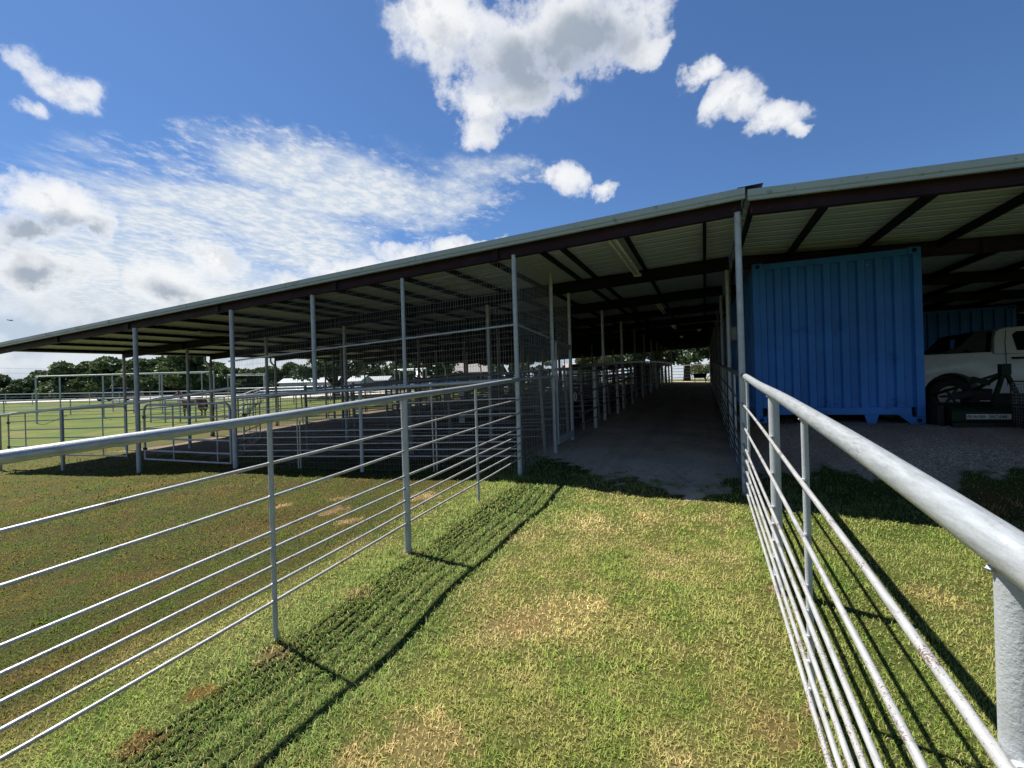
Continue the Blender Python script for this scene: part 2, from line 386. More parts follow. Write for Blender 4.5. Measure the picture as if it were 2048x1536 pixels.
verts = np.stack([GX, GY, GZ], -1).reshape(-1, 3)
idx = np.arange(nx * ny).reshape(ny, nx)
quads = np.stack([idx[:-1, :-1], idx[:-1, 1:], idx[1:, 1:], idx[1:, :-1]], -1).reshape(-1, 4)
def np_mesh(name, verts, faces, k):
    me = bpy.data.meshes.new(name)
    me.vertices.add(len(verts)); me.vertices.foreach_set('co', np.ascontiguousarray(verts, np.float32).ravel())
    me.loops.add(faces.size); me.loops.foreach_set('vertex_index', np.ascontiguousarray(faces, np.int32).ravel())
    me.polygons.add(len(faces)); me.polygons.foreach_set('loop_start', np.arange(0, faces.size, k, dtype=np.int32))
    me.update(calc_edges=True); me.validate()
    return me
me = np_mesh('ground', verts, quads, 4)
me.polygons.foreach_set('use_smooth', [True] * len(me.polygons))
a = me.attributes.new('turf', 'FLOAT', 'POINT'); a.data.foreach_set('value', cover.ravel().astype(np.float32))
ground = link(bpy.data.objects.new('ground', me)); me.materials.append(ground_material())
tag(ground, kind='structure')
# pale caliche drive and lot far across the pasture
dv = MB(); pl = [(-200, 78, 110), (60, 76, 108), (220, 74, 107), (420, 68, 106), (520, 62, 104), (640, 60, 104), (800, 64, 104), (1000, 74, 104), (1150, 92, 104)]
vs = []
for px, z0, z1 in pl:
    for zz in np.linspace(z0, z1, 7):
        x, y = bear(px, zz); vs.append((x, y, g(x, y) + .03))
dv.add(vs, [(i * 7 + j, i * 7 + j + 1, (i + 1) * 7 + j + 1, (i + 1) * 7 + j) for i in range(len(pl) - 1) for j in range(6)])
drive = dv.build('driveway', 'tan'); tag(drive, kind='structure')

# ------------------------------------------------------------------ mown turf: single blades, denser near the viewer
def blades():
    rg = np.random.default_rng(3)
    out_v, out_f, out_t = [], [], []
    base = 0
    for (zmin, zmax, dens, wid, ln) in ((-3.0, 2.6, 11000, .0042, .044), (2.6, 4.6, 5200, .0062, .046), (4.6, 7.5, 2300, .0095, .05), (7.5, 12.5, 700, .017, .055), (12.5, 23, 210, .032, .06)):
        x0, x1 = -27, 9.5; y0, y1 = -2.2, 10.2
        n = int((x1 - x0) * (y1 - y0) * dens)
        x = rg.uniform(x0, x1, n); y = rg.uniform(y0, y1, n)
        Z = -sn * x + cs * y; Xc = cs * x + sn * y
        dd = np.maximum(Z, np.hypot(x, y) * .62)
        inside = (np.abs(Xc / np.maximum(Z, .05)) < 1.25) & (((EYE - gz(x, y)) / np.maximum(Z, .05)) < 1.02)
        ok = (dd > zmin) & (dd <= zmax) & (inside | (rg.random(n) < .42))
        cv = grass_cover(x, y)
        # thin worn spots
        thin = np.ones_like(x)
        for px, py, r_, k in ((-1.02, 3.06, .3, .5), (-1.30, 1.78, .24, .5), (-2.66, 1.62, .1, .3), (-5.58, 4.55, .16, .35), (-4.59, 4.57, .17, .35), (-4.04, 4.26, .15, .4), (-3.69, 5.24, .26, .45), (3.0, 7.0, .45, .35), (-2.62, 2.0, .1, .4), (.22, 2.55, .2, .6)):
            d = np.hypot(x - px, y - py) + .1 * np.sin(9 * x) * np.sin(8 * y)
            thin = np.minimum(thin, k + (1 - k) * sstep(r_ * .5, r_ * 1.2, d))
        clump = .5 + .5 * np.sin(7.3 * x + 2 * np.sin(5.1 * y)) * np.sin(6.7 * y + 2 * np.sin(4.3 * x))
        keep = ok & (rg.random(n) < thin * (.62 + .38 * clump) * np.clip(cv * 1.3 - .15, 0, 1))
        x, y, clump = x[keep], y[keep], clump[keep]; n = len(x)
        z = gz(x, y) + np.exp(-((x + 2) / 16.) ** 2 - ((y - 4) / 14.) ** 2) * .012 * (np.sin(3.1 * x + 1.3 * np.sin(2.2 * y)) + np.sin(4.3 * y + 1.7 * np.sin(1.9 * x)))
        a = rg.uniform(0, 2 * np.pi, n); tilt = rg.uniform(.35, 1.35, n)
        hl = ln * rg.uniform(.45, 1.35, n) * (.82 + .25 * clump) * .80 * np.where(x < -3, .85, np.where((x > -2.6) & (x < -1.7), 1.18, 1.0))
        w = wid * rg.uniform(.6, 1.3, n)
        side = np.stack([-np.sin(a), np.cos(a), np.zeros(n)], -1) * (w / 2)[:, None]
        p0 = np.stack([x, y, z - .004], -1)
        d1 = np.stack([np.cos(a) * np.sin(tilt * .6), np.sin(a) * np.sin(tilt * .6), np.cos(tilt * .6)], -1)
        t2 = np.minimum(tilt * 1.5, 1.75)
        d2 = np.stack([np.cos(a) * np.sin(t2), np.sin(a) * np.sin(t2), np.cos(t2)], -1)
        p1 = p0 + d1 * (hl * .55)[:, None]; p2 = p1 + d2 * (hl * .55)[:, None]
        v = np.stack([p0 - side, p0 + side, p1 - side * .8, p1 + side * .8, p2], 1).reshape(-1, 3)
        k = base + np.arange(n) * 5
        f = np.stack([np.stack([k, k + 1, k + 3], -1), np.stack([k, k + 3, k + 2], -1), np.stack([k + 2, k + 3, k + 4], -1)], 1).reshape(-1, 3)
        out_v.append(v); out_f.append(f); out_t.append(np.repeat(rg.random(n), 5)); base += n * 5
    # taller tufts: at the post feet, along the shade line and scattered weeds
    cl = [(-2.69, 3.6), (-2.69, 5.09), (-2.69, 2.13), (.45, 4.0), (.45, 2.71), (.45, 6.05), (.45, 6.55), (-2.72, 6.6)]
    cl += [(rg.uniform(-13, -2.8), 6.2 + rg.uniform(-.35, .75)) for _ in range(110)] + [(rg.uniform(.6, 4.5), rg.uniform(5.9, 7.3)) for _ in range(60)] + [(rg.uniform(-2.5, .4), rg.uniform(6.2, 7.0)) for _ in range(40)]
    cl += [(rg.uniform(-12, 4), rg.uniform(1.2, 6.3)) for _ in range(90)] + [(-2.69 + rg.normal() * .12, rg.uniform(1, 6.5)) for _ in range(60)] + [(.46 + rg.normal() * .1, rg.uniform(1, 6.5)) for _ in range(40)]
    for (cx_, cy_) in cl:
        n = int(rg.integers(14, 46)); tall = rg.uniform(.03, .075)
        x = cx_ + rg.normal(size=n) * rg.uniform(.02, .07); y = cy_ + rg.normal(size=n) * rg.uniform(.02, .07)
        z = gz(x, y); a = rg.uniform(0, 2 * np.pi, n); tl = rg.uniform(.1, .9, n); hl = tall * rg.uniform(.5, 1.2, n); w = rg.uniform(.004, .0085, n)
        side = np.stack([-np.sin(a), np.cos(a), np.zeros(n)], -1) * (w / 2)[:, None]
        p0 = np.stack([x, y, z - .004], -1)
        d1 = np.stack([np.cos(a) * np.sin(tl * .6), np.sin(a) * np.sin(tl * .6), np.cos(tl * .6)], -1); t2 = np.minimum(tl * 1.8, 1.9)
        d2 = np.stack([np.cos(a) * np.sin(t2), np.sin(a) * np.sin(t2), np.cos(t2)], -1)
        p1 = p0 + d1 * (hl * .6)[:, None]; p2 = p1 + d2 * (hl * .5)[:, None]
        out_v.append(np.stack([p0 - side, p0 + side, p1 - side * .8, p1 + side * .8, p2], 1).reshape(-1, 3))
        k = base + np.arange(n) * 5
        out_f.append(np.stack([np.stack([k, k + 1, k + 3], -1), np.stack([k, k + 3, k + 2], -1), np.stack([k + 2, k + 3, k + 4], -1)], 1).reshape(-1, 3))
        out_t.append(np.repeat(np.clip(rg.uniform(.2, .8) + rg.normal(size=n) * .1, 0, 1), 5)); base += n * 5
    v = np.concatenate(out_v); f = np.concatenate(out_f); t = np.concatenate(out_t)
    me = np_mesh('grass', v, f, 3)
    at = me.attributes.new('tone', 'FLOAT', 'POINT'); at.data.foreach_set('value', t.astype(np.float32))
    m, nt, b = nodes('grass_blades')
    geo = N(nt, 'ShaderNodeNewGeometry').outputs['Position']
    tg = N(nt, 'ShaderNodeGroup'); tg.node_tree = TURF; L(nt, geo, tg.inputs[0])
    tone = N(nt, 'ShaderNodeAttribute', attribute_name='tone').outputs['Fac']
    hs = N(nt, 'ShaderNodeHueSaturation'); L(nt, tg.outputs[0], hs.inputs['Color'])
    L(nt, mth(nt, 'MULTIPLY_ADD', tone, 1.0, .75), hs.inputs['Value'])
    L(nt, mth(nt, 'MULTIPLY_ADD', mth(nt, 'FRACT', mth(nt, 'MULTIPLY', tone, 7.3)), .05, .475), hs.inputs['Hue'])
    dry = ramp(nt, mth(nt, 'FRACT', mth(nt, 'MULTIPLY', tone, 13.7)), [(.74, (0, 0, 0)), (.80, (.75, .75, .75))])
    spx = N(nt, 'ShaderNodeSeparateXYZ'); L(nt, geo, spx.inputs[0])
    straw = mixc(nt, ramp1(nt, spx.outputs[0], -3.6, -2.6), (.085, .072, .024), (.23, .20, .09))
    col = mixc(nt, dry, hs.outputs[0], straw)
    gn = N(nt, 'ShaderNodeNewGeometry').outputs['Normal']
    vm = N(nt, 'ShaderNodeVectorMath', operation='MULTIPLY_ADD'); L(nt, gn, vm.inputs[0]); vm.inputs[1].default_value = (.55, .55, .55); vm.inputs[2].default_value = (0, 0, .75)
    vn = N(nt, 'ShaderNodeVectorMath', operation='NORMALIZE'); L(nt, vm.outputs[0], vn.inputs[0]); L(nt, vn.outputs[0], b.inputs['Normal'])
    L(nt, col, b.inputs['Base Color']); b.inputs['Roughness'].default_value = .8; b.inputs['Specular IOR Level'].default_value = .06
    tr = N(nt, 'ShaderNodeBsdfTranslucent'); L(nt, col, tr.inputs['Color'])
    mx = N(nt, 'ShaderNodeAddShader')
    L(nt, b.outputs[0], mx.inputs[0]); L(nt, tr.outputs[0], mx.inputs[1]); L(nt, mx.outputs[0], nt.nodes['Material Output'].inputs['Surface'])
    me.materials.append(m)
    o = link(bpy.data.objects.new('grass', me)); tag(o, 'short mown grass blades on the lawn before the barn', 'grass', kind='stuff')
    return o, len(f)
_, NB = blades()
print('blade faces', NB)

# ------------------------------------------------------------------ loose stones on the lane and the gravel pad
def stones():
    rg = np.random.default_rng(9); vs, fs = [], []
    n = 2600
    x = np.concatenate([rg.uniform(.6, 5.5, 2200), rg.uniform(-2.5, .4, 400)]); y = np.concatenate([7.0 + 3.2 * rg.random(2200) ** 1.1, 6.7 + 6.5 * rg.random(400) ** 1.6])
    keep = grass_cover(x, y) < .6; x, y = x[keep], y[keep]; n = len(x)
    r = .005 + .014 * rg.random(n) ** 3
    o = np.array([(1, 0, 0), (-1, 0, 0), (0, 1, 0), (0, -1, 0), (0, 0, 1), (0, 0, -1)], float)
    P = o[None] * r[:, None, None] * rg.uniform(.6, 1.35, (n, 6, 1)); P[:, :, 2] *= .65
    a = rg.uniform(0, 6.28, n); c, s_ = np.cos(a)[:, None], np.sin(a)[:, None]
    X = P[:, :, 0] * c - P[:, :, 1] * s_ + x[:, None]; Y = P[:, :, 0] * s_ + P[:, :, 1] * c + y[:, None]; Z = P[:, :, 2] + (gz(x, y) + r * .3)[:, None]
    v = np.stack([X, Y, Z], -1).reshape(-1, 3)
    F = np.array([(0, 2, 4), (2, 1, 4), (1, 3, 4), (3, 0, 4), (2, 0, 5), (1, 2, 5), (3, 1, 5), (0, 3, 5)])
    f = (F[None] + (np.arange(n) * 6)[:, None, None]).reshape(-1, 3)
    me = np_mesh('gravel', v, f, 3); me.materials.append(M['rock'])
    o_ = link(bpy.data.objects.new('gravel', me)); tag(o_, 'loose stones lying on the gravel pad and lane', 'gravel', kind='stuff')
stones()
# ------------------------------------------------------------------ the open livestock barn (left of the lane) and the equipment shed (right)
Y0, YE, SP = 6.615, 43.2, 3.3
RAFT = [Y0 + SP * k for k in range(12)]
def zb(x, y): return 3.97 + .034 * (x - .45) + .018 * (y - Y0)          # underside of the barn's beams
def zr(x, y): return 3.955 - .05 * (x - .565) + .018 * (y - Y0)         # underside of the shed's beams
def bar_x(mb, x0, x1, ya, yb, lo, hi, zf, y):
    mb.hexa([(x0, ya, zf(x0, y) + lo), (x1, ya, zf(x1, y) + lo), (x1, yb, zf(x1, y) + lo), (x0, yb, zf(x0, y) + lo),
             (x0, ya, zf(x0, y) + hi), (x1, ya, zf(x1, y) + hi), (x1, yb, zf(x1, y) + hi), (x0, yb, zf(x0, y) + hi)])
def bar_y(mb, x, w, y0, y1, lo, hi, zf):
    mb.hexa([(x - w, y0, zf(x, y0) + lo), (x + w, y0, zf(x, y0) + lo), (x + w, y1, zf(x, y1) + lo), (x - w, y1, zf(x, y1) + lo),
             (x - w, y0, zf(x, y0) + hi), (x + w, y0, zf(x, y0) + hi), (x + w, y1, zf(x, y1) + hi), (x - w, y1, zf(x, y1) + hi)])
def beam(x0, x1, y, zf, drop=0.):
    mb = MB()
    bar_x(mb, x0, x1, y - .006, y + .006, .008 - drop, .192, zf, y)
    bar_x(mb, x0 + .001, x1 - .001, y - .045, y + .045, .0 - drop, .0085 - drop, zf, y)
    bar_x(mb, x0 + .001, x1 - .001, y - .045, y + .045, .1915, .2, zf, y)
    n = int((x1 - x0) / 3.4)
    for k in range(1, n):                                                # splice plates
        x = x0 + k * 3.4 + .3
        bar_x(mb, x - .05, x + .05, y - .05, y + .05, -.003 - drop, .18, zf, y)
    return mb
def sheet(x0, x1, zf, pitch, rib, flat_n):
    prof = []; y = 6.45
    while y < YE:
        prof += [(y, 0), (y + .03, -.0), (y + .055, rib), (y + .085, rib), (y + .11, 0)]
        for k in range(flat_n):
            c = y + .11 + (pitch - .11) * (k + 1) / (flat_n + 1)
            prof += [(c - .018, 0), (c - .009, .008), (c + .009, .008), (c + .018, 0)]
        y += pitch
    vs, fs = [], []
    xs_ = [x0, (x0 + x1) / 2, x1]
    for (yy, dz) in prof:
        for x in xs_: vs.append((x, yy, zf(x, yy) + .216 + dz))
    for i in range(len(prof) - 1):
        for j in range(2): fs.append((i * 3 + j, i * 3 + j + 1, (i + 1) * 3 + j + 1, (i + 1) * 3 + j))
    return MB().add(vs, fs)
def rake(x0, x1, zf, y, top):
    pr = [(.09, top), (-.02, top), (-.02, top - .078), (-.002, top - .092), (-.002, top - .122), (-.024, top - .134), (-.02, top - .14), (.03, top - .136), (.05, top - .1), (.05, top - .02)]
    n = len(pr)
    vs = [(x, y + dy, zf(x, y) + dz) for x in (x0, x1) for dy, dz in pr]
    return MB().add(vs, [(i, (i + 1) % n, n + (i + 1) % n, n + i) for i in range(n)] + [tuple(range(n)), tuple(range(n, 2 * n))[::-1]])
XE = -20.4
barn = thing('livestock_barn', 'long open livestock barn with sheet roof and maroon beams, left of the lane', 'barn', (-10, Y0, g(-10, Y0)))
sheet(XE, .535, zb, .305, .03, 2).build('roof_panel', 'sheet', barn, smooth=False)
rk = rake(XE - .1, .535, zb, 6.47, .292).build('rake_trim', 'trim', barn, smooth=False)
for x in (-16.9, -13.8, -10.7, -7.6, -4.5, -1.4):                        # lap joints of the trim
    sm = MB(); bar_x(sm, x - .012, x + .012, 6.444, 6.452, .214, .29, zb, 6.47); sm.build('trim_joint', 'trim', rk, smooth=False)
for k, y in enumerate(RAFT): beam(XE + .05, .50, y, zb, 0 if k == 0 else .05).build('rafter', 'primer' if k == 0 else 'purlin', barn, smooth=False)  # rafters behind the front one have shade put into their colour
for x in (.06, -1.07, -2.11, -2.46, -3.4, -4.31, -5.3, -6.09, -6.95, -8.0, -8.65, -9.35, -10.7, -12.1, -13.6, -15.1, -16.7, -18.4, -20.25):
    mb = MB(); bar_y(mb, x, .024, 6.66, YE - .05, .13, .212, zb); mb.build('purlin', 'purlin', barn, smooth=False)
def post(mb_parent, x, y, z0, z1, r, mat='post', name='post', n=12):
    return MB().tube([(x, y, z0), (x, y, z1)], r, n).build(name, mat, mb_parent)
for x, r in ((-12.95, .052), (-9.4, .046), (-2.733, .036), (.449, .041)):
    post(barn, x, Y0 - .02, g(x, Y0) - .1, zb(x, Y0) + (.0 if x < -3 else .03), r)
for x in (-20.25, -16.45): post(barn, x, RAFT[1], g(x, RAFT[1]) - .1, zb(x, RAFT[1]) - .05, .05)
for k in range(2, 12):
    for x in (-20.3, -12.7) + ((-16.4,) if k % 2 else ()):
        post(barn, x, RAFT[k], g(x, RAFT[k]) - .1, zb(x, RAFT[k]) - .05, .05, 'old_shaded_pipe', n=8)  # inner posts: darker colour in place of shade
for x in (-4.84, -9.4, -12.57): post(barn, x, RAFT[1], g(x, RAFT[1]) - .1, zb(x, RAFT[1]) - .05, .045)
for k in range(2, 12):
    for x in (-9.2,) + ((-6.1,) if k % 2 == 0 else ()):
        post(barn, x, RAFT[k], g(x, RAFT[k]) - .1, zb(x, RAFT[k]) - .05, .045, 'old_shaded_pipe', n=8)  # shade of the interior put into the post colour
    post(barn, -2.72, RAFT[k], g(-2.72, RAFT[k]) - .1, zb(-2.72, RAFT[k]) - .05, .042, 'post' if k < 4 else 'old_shaded_pipe', n=8)  # same posts, deeper ones coloured darker to imitate shade
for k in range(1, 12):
    post(barn, .46, RAFT[k], g(.46, RAFT[k]) - .1, zb(.46, RAFT[k]) - .05, .041, 'post' if k < 3 else 'old_shaded_pipe', n=10)  # darker pipe colour from the third bay on, as painted shade
post(barn, -2.70, 8.35, g(-2.7, 8.35) - .1, zb(-2.7, 8.35) + .09, .036); post(barn, -2.79, RAFT[1], g(-2.79, 9.9) - .1, zb(-2.79, 9.9) - .05, .036)
gt_ = MB(); gp = [(-.075, .0), (-.07, -.09), (.03, -.09), (.03, .03), (.022, .03), (.022, -.082), (-.062, -.082), (-.066, .0)]
vs = [(XE - .03 + dx, y, zb(XE, y) + .2 + dz) for y in (6.47, YE) for dx, dz in gp]; n_ = len(gp)
gt_.add(vs, [(i, (i + 1) % n_, n_ + (i + 1) % n_, n_ + i) for i in range(n_)] + [tuple(range(n_)), tuple(range(n_, 2 * n_))[::-1]])
gt_.build('gutter', 'trim', barn, smooth=False)
for y in (RAFT[2], RAFT[3], RAFT[8], RAFT[10]):
    yy = y - .14; zt = zb(XE, y) + .12; xg = XE - .06
    MB().tube([(xg, yy, zt), (xg, yy, zt - .2), (xg + .05, yy + .02, zt - .28), (xg + .2, yy + .04, zt - .42), (xg + .24, yy + .05, zt - .55), (xg + .24, yy + .05, g(XE, y) + .15), (xg + .16, yy + .04, g(XE, y) + .05)], .048, 8).build('downspout', 'trim', barn)
cap = MB(); cap.hexa([(.45, 6.45, 4.262 + dz) if q == 0 else (.74, 6.45, 4.268 + dz) for q, dz in ((0, 0), (1, 0))] + [(.74, YE, 4.268 + .66), (.45, YE, 4.262 + .66)] + [(.45, 6.45, 4.27), (.74, 6.45, 4.276), (.74, YE, 4.936), (.45, YE, 4.93)])
cap.build('ridge_flashing', 'black', barn, smooth=False)

shed = thing('equipment_shed', 'equipment shed with ribbed sheet ceiling over the blue containers', 'shed', (7, Y0, g(7, Y0)))
sheet(.56, 14.6, zr, .305, .035, 2).build('roof_panel', 'sheet', shed, smooth=False)
rake(.565, 14.7, zr, 6.47, .275).build('rake_trim', 'trim', shed, smooth=False)
for k, y in enumerate(RAFT): beam(.6, 14.4, y, zr, 0 if k == 0 else .04).build('rafter', 'primer' if k < 2 else 'purlin', shed, smooth=False)  # deeper rafters use the shade-darkened primer
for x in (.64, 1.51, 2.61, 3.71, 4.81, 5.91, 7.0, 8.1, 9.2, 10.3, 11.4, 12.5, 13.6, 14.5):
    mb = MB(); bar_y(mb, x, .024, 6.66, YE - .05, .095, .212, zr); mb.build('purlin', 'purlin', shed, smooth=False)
for x, y in ((3.283, Y0), (8.7, Y0), (14.2, Y0), (14.2, 13.2), (14.2, 19.8), (14.2, 26.4), (14.2, 33), (14.2, 39.6), (8.7, 26.4), (8.7, 39.6)):
    mb = MB(); z0, z1 = g(x, y) - .1, zr(x, y) + .0
    mb.box((x, y, (z0 + z1) / 2), (.006, .1, z1 - z0)); mb.box((x - .055, y, (z0 + z1) / 2), (.008, .101, z1 - z0 - .004)); mb.box((x + .055, y, (z0 + z1) / 2), (.008, .101, z1 - z0 - .004))
    mb.build('column', 'primer', shed, smooth=False)

# strip lights hung under the barn roof along the lane
def strip_light(x, y, label, ln=2.9):
    z = zb(x, y) + .03
    t = thing('strip_light', label, 'light', (x, y, z), 'strip lights under the barn roof')
    MB().hexa([(x - .06, y, z + .045), (x + .06, y, z + .045), (x + .06, y + ln, z + .045 + .018 * ln), (x - .06, y + ln, z + .045 + .018 * ln),
               (x - .035, y, z + .085), (x + .035, y, z + .085), (x + .035, y + ln, z + .085 + .018 * ln), (x - .035, y + ln, z + .085 + .018 * ln)]).build('housing', 'white', t, smooth=False)
    for dx in (-.05, .05):
        MB().tube([(x + dx, y + .02, z + .022), (x + dx, y + ln - .02, z + .022 + .018 * ln)], .021, 8).build('tube', 'tube', t)
    for yy in (y + .01, y + ln - .03):
        e = MB(); e.box((x, yy, z + .03 + .018 * (yy - y)), (.15, .025, .06)); e.build('end_holder', 'white', t, smooth=False)
strip_light(-1.22, 6.75, 'long double-tube strip light nearest the front beam of the barn')
strip_light(-1.22, 13.4, 'double-tube strip light second from the front over the lane')
strip_light(-1.22, 20.0, 'double-tube strip light third from the front over the lane')
strip_light(-1.22, 26.6, 'small far double-tube strip light fourth from the front over the lane')
strip_light(-.2, 23.3, 'double-tube strip light above the right side of the lane, deep in the barn', 2.4)
strip_light(-6.2, 16.7, 'strip light above the pens, left of the lane poles', 2.4)
strip_light(-13.4, 8.4, 'strip light above the open dirt near the left front gates', 2.4)
# ------------------------------------------------------------------ the two pipe fences of the lane
def weld(mb, x, y, z, s=.012): mb.ball((x, y, z), (s * 1.3, s, s * .8), 6, 4)
def lane_fence(name, label, x, px_off, ztop, offs, ys_thick, ys_thin, y0, y1, rtop, rrod, rthick):
    t = thing('pipe_fence', label, 'fence', (x, y0, g(x, y0)))
    yy = list(np.linspace(y0, y1, 24))
    MB().tube([(x + px_off * .6, y, ztop(y) + .004 * math.sin(y * 2.3)) for y in yy], rtop, 20).build('top_rail', 'pipe', t)
    for k, o in enumerate(offs):
        MB().tube([(x, y, ztop(y) - o + .005 * math.sin(1.7 * y + k * 1.3)) for y in np.linspace(y0, y1, 16)], rrod, 10).build('rail', 'rod', t)
    for y, r, nm in [(y, rthick, 'post') for y in ys_thick] + [(y, .0165, 'stay') for y in ys_thin]:
        xx = x + (px_off if r > .02 else px_off * .55)
        wl = MB().tube([(xx, y, g(x, y) - .15), (xx, y, ztop(y) - rtop * .6)], r, 16 if r > .02 else 10)
        for o in offs: weld(wl, (x * .6 + xx * .4), y - r * .9, ztop(y) - o)
        for a in range(7): weld(wl, xx + r * math.cos(a), y + r * math.sin(a), ztop(y) - rtop * .92, .009)
        wl.build(nm, 'post', t)
    return t
LT = [.304, .526, .765, .878, .997, 1.112, 1.226]
RT = [.345, .625, .885, 1.015, 1.145, 1.275, 1.415]
lane_fence('pipe_fence', 'silver pipe fence crossing the lawn left of the lane, in front of the barn', -2.69, .0, lambda y: 1.557 + .0545 * y, LT, [3.6, .68 - 1.5], [5.09, 2.13, .66], -1.6, 6.6, .030, .011, .032)
lane_fence('pipe_fence', 'silver pipe fence with a thick top rail and rust-flecked rails, right beside the viewer', .436, .048, lambda y: 1.515 + .0535 * y - .032 * max(0., (2.2 - y) / 1.27) ** 1.5, RT, [4.0, 1.03, -.9], [6.05, 2.71], -1.6, 6.6, .0375, .0122, .037)
def run_fence(label, pts, h, nr, rtop=.03, rr=.012, post_r=.03, mat='old_shaded_pipe', step=3.0, name='pipe_fence', group=None, low=.25, toplift=0.):
    """level-with-the-ground fence along a polyline of plan points"""
    P0 = pts[0]; t = thing(name, label, 'fence', (P0[0], P0[1], g(*P0)), group)
    dense = []
    for (a, b) in zip(pts, pts[1:]):
        n = max(1, int(math.hypot(b[0] - a[0], b[1] - a[1]) / step + .5))
        dense += [(a[0] + (b[0] - a[0]) * i / n, a[1] + (b[1] - a[1]) * i / n) for i in range(n)]
    dense.append(pts[-1])
    MB().tube([(x, y, g(x, y) + h) for x, y in dense], rtop, 8).build('top_rail', mat, t)
    for k in range(nr):
        zz = low + (h - low) * k / nr
        MB().tube([(x, y, g(x, y) + zz) for x, y in dense], rr, 6).build('rail', mat, t)
    for x, y in dense: MB().tube([(x, y, g(x, y) - .1), (x, y, g(x, y) + h + toplift)], post_r, 8).build('post', mat, t)
    return t
# right side of the lane inside the barn
t = thing('pipe_fence', 'pipe fence continuing under the roof along the right side of the lane', 'fence', (.45, 6.65, g(.45, 6.65)))
yl = [6.62] + [RAFT[k] for k in range(1, 12)] + [43.6]
zt = lambda y: 1.867 + (g(-1, y) - g(-1, 6.6))
MB().tube([(.45, y, zt(y)) for y in yl], .0375, 10).build('top_rail', 'old_shaded_pipe', t)
for o in RT: MB().tube([(.42, y, zt(y) - o) for y in yl], .012, 6).build('rail', 'old_shaded_pipe', t)
for k in range(11):
    y = RAFT[k] + 1.65; MB().tube([(.45, y, g(.45, y) - .1), (.45, y, zt(y))], .017, 8).build('stay', 'post', t)
# left side of the lane inside the barn
t = thing('pipe_fence', 'pipe fence with a dark top board along the left of the lane', 'fence', (-2.66, 9.9, g(-2.66, 9.9)))
yl = [10.0] + [RAFT[k] for k in range(2, 12)] + [43.4]
tb = MB()
for a, b in zip(yl, yl[1:]):
    za, zb_ = g(-2.66, a) + 1.62, g(-2.66, b) + 1.62
    tb.hexa([(-2.86, a, za), (-2.60, a, za), (-2.60, b, zb_), (-2.86, b, zb_), (-2.86, a, za + .07), (-2.60, a, za + .07), (-2.60, b, zb_ + .07), (-2.86, b, zb_ + .07)])
tb.build('top_board', 'black', t, smooth=False)
for k in range(6): MB().tube([(-2.62, y, g(-2.66, y) + .3 + .24 * k) for y in yl], .02 if k in (1, 3, 5) else .012, 6).build('rail', 'old_shaded_pipe', t)
for k in range(10):
    y = 11.7 + 3.3 * k; r = .05 if k < 2 else .035
    MB().tube([(-2.66, y, g(-2.66, y) - .1), (-2.66, y, g(-2.66, y) + 1.6)], r, 10).build('post', 'post', t)

# ------------------------------------------------------------------ welded-mesh front between the pens and the lawn
t = thing('mesh_fence', 'tall welded-wire mesh screen with pipe rails across the front of the barn', 'fence', (-6, Y0, g(-6, Y0)))
ZT = lambda x: 1.919 + .0275 * (x + 2.733)
MB().tube([(-9.4, Y0, ZT(-9.4)), (-2.74, Y0, ZT(-2.74))], .034, 14).build('top_rail', 'pipe', t)
MB().tube([(-9.52, Y0 - .03, 2.53), (-2.74, Y0 - .03, 2.79)], .015, 8).build('mid_rail', 'post', t)
for z0, z1 in ((1.45, 1.625), (1.205, 1.385), (.985, 1.155), (.855, 1.042), (.705, .93), (.58, .816), (.455, .70)):
    MB().tube([(-9.4, Y0, z0), (-2.74, Y0, z1)], .011, 8).build('rail', 'rod', t)
for x in (-5.93,): MB().tube([(x, Y0, g(x, Y0) - .1), (x, Y0, ZT(x) - .02)], .035, 12).build('post', 'post', t)
for x in (-7.05, -4.9): MB().tube([(x, Y0, ZT(x) + .02), (x, Y0, zb(x, Y0) + .01)], .042 if x < -6 else .034, 12).build('upper_post', 'post', t)
for x in (-7.58, -4.36):
    MB().tube([(x, Y0 + .02, g(x, Y0) - .1), (x - .02, Y0 + .02, ZT(x) - .03)], .014, 8).tube([(x + .06, Y0 + .02, g(x, Y0) - .1), (x + .06, Y0 + .02, ZT(x) - .55)], .014, 8).build('stay', 'rod', t)
def wiremesh(xa, ya, xb, yb, zlo, zhi, dv, dh, r, wob=.006):
    mb = MB(); Ln = math.hypot(xb - xa, yb - ya); n = int(Ln / dv)
    q = random.Random(5)
    nx_, ny_ = -(yb - ya) / Ln, (xb - xa) / Ln
    for i in range(n + 1):
        s = i / n; x = xa + (xb - xa) * s; y = ya + (yb - ya) * s; o = q.uniform(-wob, wob)
        z0, z1 = zlo(x, y), zhi(x, y)
        mb.tube([(x + nx_ * o + (xb - xa) / Ln * q.uniform(-wob, wob), y + ny_ * o, z0 + (z1 - z0) * k / 4) for k in range(5)], r, 3, False)
    zmin = min(zlo(xa, ya), zlo(xb, yb)); z = zmin
    while z < max(zhi(xa, ya), zhi(xb, yb)):
        ss = [i / 14 for i in range(15)]
        pts = [(xa + (xb - xa) * s + nx_ * q.uniform(-wob, wob), ya + (yb - ya) * s + ny_ * q.uniform(-wob, wob), z + .026 * Ln * s * (1 if xb > xa + .5 else 0) + q.uniform(-wob, wob) * .7) for s in ss]
        pts = [p for p in pts if zlo(p[0], p[1]) - .02 <= p[2] <= zhi(p[0], p[1]) + .02]
        if len(pts) > 1: mb.tube(pts, r, 3, False)
        z += dh
    return mb
tw = wiremesh(-9.38, Y0 + .05, -2.70, Y0 + .05, lambda x, y: g(x, y) + .02, lambda x, y: zb(x, y) + .10, .05, .104, .002)
